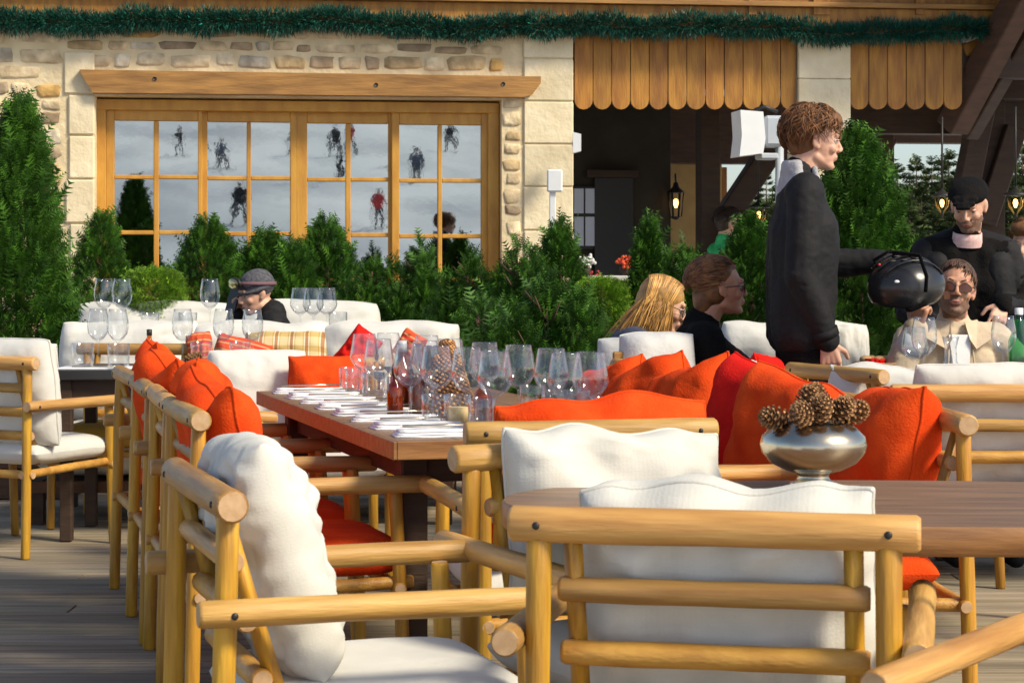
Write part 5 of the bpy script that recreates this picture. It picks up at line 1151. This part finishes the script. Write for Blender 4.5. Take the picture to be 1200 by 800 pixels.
def hair_cap(hc, M, m, parent, s=1.0, seed=1, n=900, length=.07, style='short', name='hair'):
    """scalp shell plus locks that follow the head"""
    rg = random.Random(seed); mb = MB(); T = lambda v: hc + M @ (Vector(v) * s)
    core = MB(); core.ball(T((0, -.028, .048)), [.078 * s, .092 * s, .083 * s], m, rot=M.to_4x4(), n=24, k=14)
    if style in ('long', 'updo'): core.ball(T((0, -.035, .0)), [.076 * s, .080 * s, .080 * s], m, rot=M.to_4x4(), n=20, k=12)
    elif style != 'crop': core.ball(T((0, -.045, -.005)), [.068 * s, .062 * s, .066 * s], m, rot=M.to_4x4(), n=20, k=12)
    if style == 'mop': core.ball(T((0, .030, .092)), [.076 * s, .074 * s, .042 * s], m, rot=M.to_4x4(), n=20, k=12); core.ball(T((0, -.05, .035)), [.086 * s, .075 * s, .080 * s], m, rot=M.to_4x4(), n=20, k=12)
    if style == 'updo': core.ball(T((0, -.072, .045)), [.072 * s, .055 * s, .058 * s], m, rot=M.to_4x4(), n=20, k=12); core.ball(T((0, -.01, .089)), [.062 * s, .078 * s, .036 * s], m, rot=M.to_4x4(), n=20, k=12); core.ball(T((0, -.075, -.035)), [.062 * s, .042 * s, .07 * s], m, rot=M.to_4x4(), n=20, k=12)
    locks = []
    for i in range(n):
        a = rg.uniform(0, 2 * math.pi); u = rg.random()
        if style in ('mop', 'crop', 'short'):
            rx, ry, rz = (.090, .112, .101) if style == 'mop' else (.080, .098, .088)
            front = .5 + .5 * math.cos(a)                      # 1 at the forehead, 0 at the nape
            e_end = R(-42) * (1 - front) ** 1.2 + R(20 if style == 'mop' else 40) * front ** 2 + R(-14) * (1 - abs(2 * front - 1)) + rg.gauss(0, .17)
            e0 = R(86) - (R(86) - e_end) * rg.uniform(0, .75); L = length / .09 * rg.uniform(.6, 1.2); e1 = max(e0 - L, e_end)
            if e0 - e1 < .12: e0 = e1 + .3
            wob_, ph_ = rg.uniform(.05, .16), rg.uniform(0, 6); drift = rg.gauss(.3, .5) * (1 if style == 'mop' else .3); up = rg.uniform(0, .022) if style == 'mop' else rg.uniform(0, .003); pts = []
            for j in range(7):
                t = j / 6; el = e0 + (e1 - e0) * t; az = a + drift * t + wob_ * math.sin(ph_ + t * 5) * .6 + .15; k_ = 1 + up * 8 * math.sin(t * 2.6) + (.05 * t * t if style == 'mop' else 0)
                pts.append(T((rx * math.cos(el) * math.sin(az) * k_, -.018 + ry * math.cos(el) * math.cos(az) * k_, .042 + rz * math.sin(el) * k_)))
            locks.append(pts)
        elif style == 'updo':
            el = rg.uniform(-.25, 1.5); x, y, z = math.cos(el) * math.sin(a), -math.cos(el) * math.cos(a), math.sin(el)
            if y > .25 and z < .5: continue
            base = Vector((x * .078, -.02 + y * .098, .042 + z * .088)); end = Vector((x * .035, -.125 + rg.gauss(0, .008), .04 + rg.gauss(0, .02)))
            pts = []; out = Vector((x, y * .3, z + .15))
            for j in range(7):
                t = j / 6; q = base.lerp(end, t); ctr = Vector((0, -.03, .035)); v = (q - ctr); vn = v.normalized(); rad_ = 1 / math.sqrt((vn.x / .087) ** 2 + (vn.y / .118) ** 2 + (vn.z / .102) ** 2); q = ctr + vn * (rad_ + rg.uniform(0, .008) * math.sin(t * 3.1)); pts.append(T(q))
            locks.append(pts)
    remesh(core, name, .006, [m], 3, wrinkle=.002, wscale=24, parent=parent, extra=None)
    strands(mb, m, locks, seed, r=.0034); mb.build('hair_locks', parent)
def frames(ex, hc, M, s=1.0, lens=LENS, rim=MATTEB, parent=None, w_=.026, h_=.020, name='glasses'):
    T = lambda v: hc + M @ (Vector(v) * s); mb = MB()
    for sx in (-1, 1):
        ring = [T((sx * (.0325) + w_ * math.cos(t), .0975 - .010 * abs((sx * .0325 + w_ * math.cos(t)) / .06) ** 2, .003 + h_ * math.sin(t) - .004 * abs(math.cos(t)))) for t in [2 * math.pi * i / 18 for i in range(19)]]
        mb.tube(ring, .0016 * s, rim, n=5); c = T((sx * .0325, .0965, .002)); mb.add([c] + ring[:-1], [(0, i + 1, (i + 1) % 18 + 1) for i in range(18)], lens, True)
        mb.tube([T((sx * .058, .088, .008)), T((sx * .074, .05, .010)), T((sx * .079, -.012, .006))], .0018 * s, rim, n=5)
    mb.tube([T((-.008, .0985, .006)), T((0, .1005, .009)), T((.008, .0985, .006))], .0016 * s, rim, n=5)
    return mb.build(name, parent)
def neckring(c, axis, r0, r1, h, m, name, parent, n=26, open_=.0, wr=.006, tilt=None, th=.006):
    """standing collar: a short flared band round the neck"""
    ax = Vector(axis).normalized(); u = ax.orthogonal().normalized(); v = ax.cross(u); mb = MB(); vs = []
    prof = [(r0, 0), (r0 * .6 + r1 * .4, h * .5), (r1, h), (r1 - th, h), (r0 - th, 0)]
    for r_, z in prof:
        for k in range(n):
            t = 2 * math.pi * k / n; rr = r_ * (1 + .05 * math.sin(3 * t)); vs.append(Vector(c) + ax * z + (u * math.cos(t) + v * math.sin(t)) * rr)
    mb.add(vs, [(i * n + k, i * n + (k + 1) % n, (i + 1) * n + (k + 1) % n, (i + 1) * n + k) for i in range(4) for k in range(n)], m)
    return mb.build(name, parent)

# --- standing boy holding a helmet, seen from his right
def sit(hz=.50): return dict(hip=(0, 0, hz), kr=(.11, .44, hz), kl=(-.11, .44, hz), ar=(.11, .42, .09), al=(-.11, .42, .09))
J = dict(head=(0, .045, 1.638), neck=(0, -.01, 1.50), chest=(0, .0, 1.28), hip=(0, -.01, .93), sr=(.165, -.01, 1.425), sl=(-.165, .0, 1.425), er=(.205, -.035, 1.12), wr=(.185, .07, .868),
         el=(-.185, .10, 1.17), wl=(-.13, .345, 1.165), kr=(.09, .02, .50), kl=(-.09, .03, .50), ar=(.09, -.02, .09), al=(-.09, .06, .09))
boy, G_, Rz, M, hc = person((1.135, 8.0, 0), -90, J, (-86, -5), 'standing boy with tousled brown hair in a black jacket holding out a helmet',
                            hands={'r': ((0, .16, -1), (-1, .25, 0), .38), 'l': ((-.05, 1, -.1), (0, -.15, -1), .75)})
hair_cap(hc, M, HAIRB, boy, seed=3, n=1500, length=.062, style='mop')
sleeve_detail = MB()
torso(G_, Rz, JBLACK, 'jacket', boy, grow=.026, hem=-.02, vox=.008, wr=.007, sl_r=(.070, .064, .060, .048), bulk=.006, collar=.058)
trousers(G_, Rz, JBLACK2, boy)
# grey hood folded behind the neck and the collar
mb = MB(); nb = G_['neck']; F = Rz @ Vector((0, 1, 0)); A_ = Rz @ Vector((1, 0, 0))
for i in range(9):
    t = -1.25 + 2.5 * i / 8; p = nb + Vector((0, 0, .0)) - F * math.cos(t) * .062 + A_ * math.sin(t) * .078 + Vector((0, 0, -.02 - .03 * math.cos(t)))
    p2 = nb - F * math.cos(t) * .055 + A_ * math.sin(t) * .068 + Vector((0, 0, .05)); mb.caps(p, p2, .024, .018)
mb.caps(nb + F * .06 + A_ * .03 - Vector((0, 0, .04)), nb + F * .05 + A_ * .055 + Vector((0, 0, .03)), .02, .016); mb.caps(nb + F * .06 - A_ * .03 - Vector((0, 0, .04)), nb + F * .05 - A_ * .055 + Vector((0, 0, .03)), .02, .016)
remesh(mb, 'hood', .007, [HOODG], 2, wrinkle=.008, wscale=18, parent=boy)
mb = MB()   # chest zip, pocket zip and cuff strap
q = lambda x, y, z: Rz @ Vector((x, y, z))
mb.tube([q(.118, .098, 1.28), q(.122, .105, 1.22), q(.124, .108, 1.15)], .0035, GREYP, n=5); mb.build('zip', boy)
mb = MB(); wv = G_['wr']; mb.tube([wv + (G_['er'] - wv).normalized() * z for z in (.012, .045)], [.053, .056], JBLACK, n=20); mb.build('cuff', boy)
# helmet held at the end of the far arm
hx = Vector((1.520, 7.93, 1.075)); Rh = Matrix.Rotation(R(25), 3, 'Z') @ Matrix.Rotation(R(-38), 3, 'Y') @ Matrix.Rotation(R(150), 3, 'X')
r = empty('ski_helmet', hx, 0, 'glossy black ski helmet hanging from the hand of the standing boy, strap looped above', 'helmet')
mb = MB(); n, k = 40, 18; vs = []
for i in range(k + 1):
    a = math.pi * .65 * i / k
    for j in range(n):
        b = 2 * math.pi * j / n; rr = 1 + .02 * math.cos(4 * b) * math.sin(a) ** 2; cut = 1 - .10 * max(0, math.cos(b)) * (i / k) ** 3
        vs.append(Vector((.130 * math.sin(a) * math.sin(b) * rr, .155 * math.sin(a) * math.cos(b) * rr * (1 + .05 * math.cos(b)), .118 * math.cos(a) * cut)))
o = len(vs)
vs += [v * .84 for v in vs]
fs = [(i * n + j, (i + 1) * n + j, (i + 1) * n + (j + 1) % n, i * n + (j + 1) % n) for i in range(k) for j in range(n)]
fs += [tuple(o + q_ for q_ in f[::-1]) for f in fs] + [(k * n + j, o + k * n + j, o + k * n + (j + 1) % n, k * n + (j + 1) % n) for j in range(n)]
Rh = Matrix.Rotation(R(-72), 3, 'Z') @ Matrix.Rotation(R(14), 3, 'Y') @ Matrix.Rotation(R(6), 3, 'X')
mb.add([Rh @ v for v in vs], fs, BLACKP); mb.build('shell', r)
mb = MB()
for s in (-1, 0, 1):                           # raised ribs and vents
    pts = [Rh @ Vector((s * .055 + .0, .160 * math.cos(t) * .95, .122 * math.sin(t))) * (1.0) for t in [R(25 + 13 * i) for i in range(10)]]
    mb.tube([p * (1.0 if s == 0 else .96) for p in pts], .006, BLACKP, n=8, flat=.6)
for s in (-1, 1):
    for i in range(3): mb.ball(Rh @ Vector((s * .03, .03 - .05 * i, .117)), (.007, .016, .004), MATTEB, rot=Rh.to_4x4())
mb.build('vent_ribs', r)
for s in (-1, 1): mb = MB(); mb.caps(Rh @ Vector((s * .108, .02, -.03)), Rh @ Vector((s * .100, -.03, -.055)), .026, .020); remesh(mb, 'ear_pad', .008, [JBLACK2], 2, parent=r)
mb = MB(); mb.tube([Rh @ Vector((-.12, .0, .03)), Rh @ Vector((-.135, .02, .09)), Vector((-.06, -.10, .13)), Vector((.03, -.14, .12)), Vector((.055, -.15, .04)), Vector((.05, -.155, -.02))], .009, JBLACK2, n=6, flat=.4)
mb.tube([Vector((-.09, .02, .05)), Vector((-.12, .0, .10)), Vector((-.07, -.03, .135)), Vector((0, -.05, .13)), Vector((.03, -.07, .10))], .008, JBLACK2, n=6, flat=.4); mb.build('strap', r)
mb = MB(); mb.ball(Vector((-.055, -.135, .02)), (.010, .004, .006), WHITEP); mb.ball(Vector((-.11, -.07, .085)), (.006, .005, .005), mat('red_button', (.6, .05, .02), rough=.4)); mb.build('badge', r)

# --- dark-haired woman in a black sweater, profile to the right
J = dict(sit(.49), head=(0, .09, 1.062), neck=(0, .01, .905), chest=(0, -.02, .76), hip=(0, -.06, .49), sr=(.165, .02, .855), sl=(-.165, .0, .855), er=(.20, .10, .62), wr=(.11, .33, .67), el=(-.20, .22, .68), wl=(-.10, .44, .73))
p, G_, Rz, M, hc = person((.755, 8.3, 0), -92, J, (-84, 2), 'dark-haired woman in sunglasses and a black sweater looking to the right', female=True, hands={'r': ((0, 1, .1), (-1, 0, -.3), .4), 'l': ((0, 1, 0), (0, 0, -1), .4)}, brow=HAIRD, skin=SKIN2)
hair_cap(hc, M, HAIRD, p, seed=5, n=1300, style='updo'); frames(None, hc, M, parent=p, name='sunglasses')
torso(G_, Rz, JBLACK2, 'sweater', p, grow=.022, wr=.009, collar=.062, sl_r=(.078, .075, .072, .05), bulk=.01); trousers(G_, Rz, NAVY, p)
# --- blonde woman bending over
J = dict(sit(.49), head=(0, .17, .985), neck=(0, .05, .87), chest=(0, .0, .74), hip=(0, -.08, .49), sr=(.16, .06, .825), sl=(-.16, .06, .825), er=(.19, .14, .60), wr=(.09, .34, .66), el=(-.19, .16, .60), wl=(-.09, .34, .68))
p, G_, Rz, M, hc = person((.475, 8.75, 0), -98, J, (-92, -20), 'blonde woman in glasses with her head bowed beside the dark-haired woman', female=True, hands={'r': ((0, 1, .1), (0, 0, -1), .4), 'l': ((0, 1, 0), (0, 0, -1), .4)}, brow=HAIRY)
frames(None, hc, M, parent=p, lens=glassmat('tinted_lens', (.45, .40, .38), .5, .08))
torso(G_, Rz, GBLUE, 'sweater', p, grow=.016, wr=.008); trousers(G_, Rz, NAVY, p)
core = MB(); T = lambda v: hc + M @ Vector(v)
core.ball(T((0, -.020, .042)), [.080, .100, .084], HAIRY, rot=M.to_4x4(), n=24, k=14); core.ball(T((0, -.06, .0)), [.078, .065, .085], HAIRY, rot=M.to_4x4())
rg = random.Random(4); locks = []
for i in range(1900):
    sx = rg.choice((-1, 1)); a = rg.uniform(-.55, 1.0); z0 = rg.uniform(.2, 1.0)
    # from the parting along the crown, over the side of the head, then hanging straight down in world space
    y0 = rg.uniform(-.10, .062); b = Vector((sx * .003, y0, .045 + .083 * math.sqrt(max(.02, 1 - ((y0 + .02) / .11) ** 2))))
    tt = rg.uniform(.75, 1.0); side = Vector((sx * .083 * tt, y0 * .75 - .012, .01 + .02 * rg.random())); mid = (b + side) / 2 + Vector((sx * .026, 0, .024))
    p1, p2, p3 = T(b), T(mid), T(side); back = rg.random(); ln = rg.uniform(.13, .27)
    d = Rz @ Vector((0, -.18 - .75 * back * (1 if y0 < .02 else .35), 0)) + Vector((0, 0, -1.0)); d.normalize(); jit = Vector([rg.gauss(0, .008) for _ in range(3)])
    locks.append([p1, p2, p3, p3 + d * ln * .4 + jit, p3 + d * ln * .75 + jit * 1.5 + Vector((0, 0, -.01)), p3 + d * ln + jit * 2 + Vector((0, 0, -.03))])
remesh(core, 'hair', .006, [HAIRY], 3, wrinkle=.005, parent=p); mb = MB(); strands(mb, HAIRY, locks, 9, r=.0036); mb.build('hair_locks', p)

# --- man in a beige jacket facing the camera
J = dict(sit(.49), head=(-.0, .03, 1.035), neck=(0, -.01, .885), chest=(0, -.02, .73), hip=(0, .05, .49), sr=(.175, .0, .835), sl=(-.175, .0, .835), er=(.265, .13, .665), wr=(.185, .16, .885), el=(-.30, .10, .66), wl=(-.325, .22, .84))
p, G_, Rz, M, hc = person((1.79, 8.3, .02), 180, J, (172, 8, -6), 'man in a beige jacket and sunglasses sitting back at the lunch table', stub=True, brow=HAIRK, skin=SKIN2,
                          hands={'r': ((-.15, .2, 1), (-.6, -.5, .1), 1.15), 'l': ((-.10, .1, 1), (.2, 1, 0), .18)})
hair_cap(hc, M, HAIRM, p, seed=7, n=900, length=.045, style='crop'); frames(None, hc, M, parent=p, lens=mat('brown_lens', (.10, .03, .012), rough=.08), name='sunglasses', h_=.018)
torso(G_, Rz, BEIGE, 'jacket', p, grow=.016, wr=.008, sl_r=(.068, .062, .058, .050)); trousers(G_, Rz, NAVY, p)
mb = MB(); q = lambda x, y, z: Rz @ Vector((x, y, z))     # shirt front, collar points, placket, cuff
mb.add([q(-.045, .118, .86), q(.045, .118, .86), q(.030, .150, .72), q(-.030, .150, .72), q(-.045, .09, .86), q(.045, .09, .86), q(.030, .12, .72), q(-.030, .12, .72)], [(0, 1, 2, 3), (7, 6, 5, 4), (0, 4, 5, 1), (1, 5, 6, 2), (2, 6, 7, 3), (3, 7, 4, 0)], WSHIRT, False); mb.build('shirt', p)
for s in (-1, 1):
    mb = MB(); a = [q(s * .030, .060, .905), q(s * .085, .030, .915), q(s * .135, .095, .845), q(s * .060, .135, .800), q(s * .035, .125, .84)]
    b = [v + Rz @ Vector((0, .012, .004)) for v in a]; mb.add(a + b, [(0, 1, 2, 3, 4), (9, 8, 7, 6, 5)] + [(i, 5 + i, 5 + (i + 1) % 5, (i + 1) % 5) for i in range(5)], BEIGE, False); mb.build('collar', p)
    mb = MB(); mb.tube([q(s * .048, .132, .80), q(s * .055, .148, .70), q(s * .06, .15, .60)], .007, BEIGE, n=6, flat=.5); mb.build('placket', p)
for a in 'rl':
    wv = G_['w' + a]; e = (G_['e' + a] - wv).normalized(); mb = MB(); mb.tube([wv + e * z for z in (.0, .05, .10)], [.043, .050, .055], WSHIRT, n=20); mb.build('cuff', p)

# --- standing man with a black cap
J = dict(head=(0, .075, 1.425), neck=(0, .02, 1.285), chest=(0, 0, 1.09), hip=(0, -.05, .80), sr=(.185, .0, 1.215), sl=(-.185, .0, 1.215), er=(.265, .03, .95), wr=(.13, .20, .84), el=(-.255, .02, .97), wl=(-.125, .20, .985),
         kr=(.1, .06, .44), kl=(-.1, .06, .44), ar=(.1, 0, .09), al=(-.1, 0, .09))
p, G_, Rz, M, hc = person((2.06, 9.3, 0), 178, J, (158, -24, 0), 'man in a black flat cap and black jacket standing behind the lunch table looking down', stub=True, brow=HAIRK,
                          hands={'r': ((-.5, .6, -.2), (0, -.3, 1), .8), 'l': ((.35, .5, -.75), (.2, -.5, -.3), .5)})
torso(G_, Rz, JBLACK2, 'shirt', p, grow=.008, wr=.01, arms='rl'); trousers(G_, Rz, NAVY, p)
mb = MB()
for s in (-1, 1):
    for z0, z1 in ((.0, -.16), (-.16, -.40)): mb.caps(Rz @ Vector((s * .135, .045, 1.16 + z0)), Rz @ Vector((s * .145, .045, 1.16 + z1)), .064, .070)
    mb.caps(Rz @ Vector((s * .10, -.05, 1.18)), Rz @ Vector((s * .10, -.05, .80)), .10, .10); mb.caps(Rz @ Vector((s * .17, 0, 1.225)), Rz @ Vector((s * .05, -.03, 1.28)), .066, .05)
for a in 'rl': mb.caps(G_['s' + a], G_['e' + a], .066, .058); mb.caps(G_['e' + a], G_['w' + a], .056, .045)
remesh(mb, 'jacket', .009, [JBLACK], 2, wrinkle=.006, wscale=12, parent=p)
neckring(G_['neck'] + Rz @ Vector((0, .01, -.035)), (0, -.25, 1), .068, .064, .06, CHECK, 'checked_collar', p)
mb = MB(); T = lambda v: hc + M @ Vector(v); mb.ball(T((0, -.018, .062)), (.088, .110, .062), JBLACK2, rot=M.to_4x4(), n=28, k=14); mb.ball(T((0, -.005, .058)), (.090, .096, .036), JBLACK2, rot=M.to_4x4(), n=28, k=12)
mb.caps(T((-.045, .09, .064)), T((.045, .09, .064)), .016, .016); mb.caps(T((-.042, .120, .055)), T((.042, .120, .055)), .010, .010); mb.caps(T((-.025, .142, .046)), T((.025, .142, .046)), .009, .009); mb.caps(T((0, .08, .068)), T((0, .142, .048)), .02, .010)
remesh(mb, 'flat_cap', .006, [JBLACK2], 3, wrinkle=.004, parent=p)

# --- skier with goggles on the beanie, phone at the face, looking left
J = dict(sit(.46), head=(0, .09, 1.0), neck=(0, .0, .875), chest=(0, -.02, .72), hip=(0, -.06, .46), sr=(.155, .0, .83), sl=(-.155, .0, .83), er=(.17, .20, .71), wr=(.06, .20, .885), el=(-.19, .12, .60), wl=(-.06, .33, .66))
p, G_, Rz, M, hc = person((-1.335, 11.4, 0), 100, J, (122, -14), 'young skier in a grey beanie with goggles talking into a phone on the sofa', vox=.006, hands={'r': ((-.1, -.1, .9), (-.5, -.6, 0), .9), 'l': ((0, 1, 0), (0, 0, -1), .5)})
J2 = G_
torso(G_, Rz, JBLACK, 'jacket', p, grow=.024, wr=.008, collar=.07, vox=.011, sl_r=(.068, .064, .06, .05)); trousers(G_, Rz, JBLACK, p)
T = lambda v: hc + M @ Vector(v); mb = MB(); mb.ball(T((0, -.018, .052)), (.086, .103, .086), BEANIE, rot=M.to_4x4(), n=28, k=14); mb.tube([T((.084 * math.cos(t), -.010 + .104 * math.sin(t), .032 - .012 * math.sin(t))) for t in [2 * math.pi * i / 24 for i in range(25)]], .011, BEANIE, n=8)
remesh(mb, 'beanie', .007, [BEANIE], 3, wrinkle=.003, parent=p)
mb = MB(); mb.tube([T((.096 * math.cos(t), -.012 + .114 * math.sin(t), .058 + .028 * math.sin(t))) for t in [2 * math.pi * i / 30 for i in range(31)]], .0035, mat('goggle_strap', (.16, .08, .10), rough=.8), n=6, flat=3.2); mb.build('goggle_strap', p)
mb = MB(); mb.ball(T((0, .108, .088)), (.072, .022, .036), MATTEB, rot=M.to_4x4(), n=24); mb.ball(T((0, .116, .090)), (.062, .020, .029), GOLDL, rot=M.to_4x4(), n=24); mb.build('goggles', p)
r = empty('phone', G_['wr'] + Vector((-1.335, 11.4, 0)) + Vector((-.01, -.03, .085)), 0, 'black phone in the hand of the skier on the sofa', 'phone'); mb = MB(); mb.box((0, 0, 0), (.012, .072, .145), BLACKP, rot=(Matrix.Rotation(R(14), 3, 'Y') @ Matrix.Rotation(R(55), 3, 'Z')).to_4x4(), bev=.004); mb.build('phone_body', r)

# --- two people in the porch
def walker(px, D, zt, yaw, cm, hm, label, seed, hv=None):
    z = zt - 1.76
    J = dict(head=(0, .04, 1.64), neck=(0, 0, 1.49), chest=(0, 0, 1.28), hip=(0, 0, .93), sr=(.17, 0, 1.41), sl=(-.17, 0, 1.41), er=(.22, .02, 1.12), wr=(.18, .22, 1.0), el=(-.22, .02, 1.12), wl=(-.18, .2, 1.0), kr=(.09, .03, .5), kl=(-.09, .03, .5), ar=(.09, 0, .09), al=(-.09, 0, .09))
    p, G_, Rz, M, hc = person((P(px, 0, D).x, D, z), yaw, J, (yaw, -4), label, vox=.009, hands={'r': ((0, 1, -.2), (0, 0, -1), .5), 'l': ((0, 1, -.2), (0, 0, -1), .5)})
    hair_cap(hc, M, hm, p, seed=seed, n=300, length=.05, style='mop'); torso(G_, Rz, cm, 'jacket', p, grow=.03, vox=.014, wr=.012); trousers(G_, Rz, NAVY, p)
walker(848, 16.6, P(0, 246, 16.6).z, -75, GREENJ, HAIRK, 'dark-haired person in a bright green jacket in the porch', 15)
walker(868, 17.2, P(0, 251, 17.2).z, 60, JBLACK, HAIRB, 'brown-haired person in dark clothes facing the green jacket in the porch', 16)
walker(1206, 10.6, P(0, 262, 10.6).z, 150, GREENJ, HAIRB, 'person in a green jacket cut by the right edge behind the capped man', 17)
# --- skiers on the slope behind the photographer, mirrored in the glazing
rg = random.Random(12)
for i, (px_, py_, jm, lb, pose) in enumerate([(424, 268, REDJ, 'skier in a red jacket leaning on poles on the snow slope', 0), (371, 184, JBLACK, 'skier in black at the top left of the group on the slope', 1), (392, 180, REDJ, 'skier in dark red at the top of the group on the slope', 1), (377, 214, JBLACK, 'skier in black below the other two of the group on the slope', 0), (445, 196, JBLACK, 'lone skier in black above the red skier', 1), (262, 200, GBLUE, 'left one of two skiers in slate blue on the slope', 0), (285, 200, GBLUE, 'right one of two skiers in slate blue on the slope', 1),
        (210, 184, JBLACK, 'skier in black at the upper left of the slope', 1), (500, 214, GBLUE, 'skier in slate blue at the right of the slope', 0), (305, 262, JBLACK, 'skier in black low on the left of the slope', 1), (541, 178, JBLACK, 'skier in black at the upper right of the slope', 1)]):
    q_ = mirrored_spot(px_, py_); X, Y = q_.x, q_.y
    k = .28 if pose else .16
    J = dict(head=(0, .10, 1.55), neck=(0, .05, 1.42), chest=(0, .03, 1.2), hip=(0, -.06, .86), sr=(.18, .03, 1.34), sl=(-.18, .03, 1.34), er=(.30, .16, 1.1), wr=(.32, .38, 1.08), el=(-.30, .16, 1.1), wl=(-.32, .38, 1.08), kr=(k * .8, .16, .46), kl=(-k * .8, .16, .46), ar=(k, 0, .1), al=(-k, 0, .1))
    p, G_, Rz, M, hc = person((X, Y, slope_z(X, Y)), rg.uniform(-60, 60), J, (0, 0), lb, vox=.016, eyes=False)
    torso(G_, Rz, jm, 'jacket', p, grow=.035, vox=.02, wr=.0); trousers(G_, Rz, NAVY, p)
    mb = MB(); mb.ball(hc + Vector((0, -.01, .05)), (.105, .12, .105), MATTEB); mb.build('ski_hat', p)
    for a in 'rl':
        mb = MB(); q0 = G_['a' + a]; F = Rz @ Vector((0, 1, 0)); mb.tube([q0 - F * .75 + Vector((0, 0, -.08)), q0 + F * .75 + Vector((0, 0, -.08)), q0 + F * .9 + Vector((0, 0, -.0))], .035, MATTEB, n=6, flat=.4); mb.tube([G_['w' + a], G_['w' + a] + Rz @ Vector((0, -.5, -1.0))], .012, MATTEB, n=5); mb.build('ski', p)
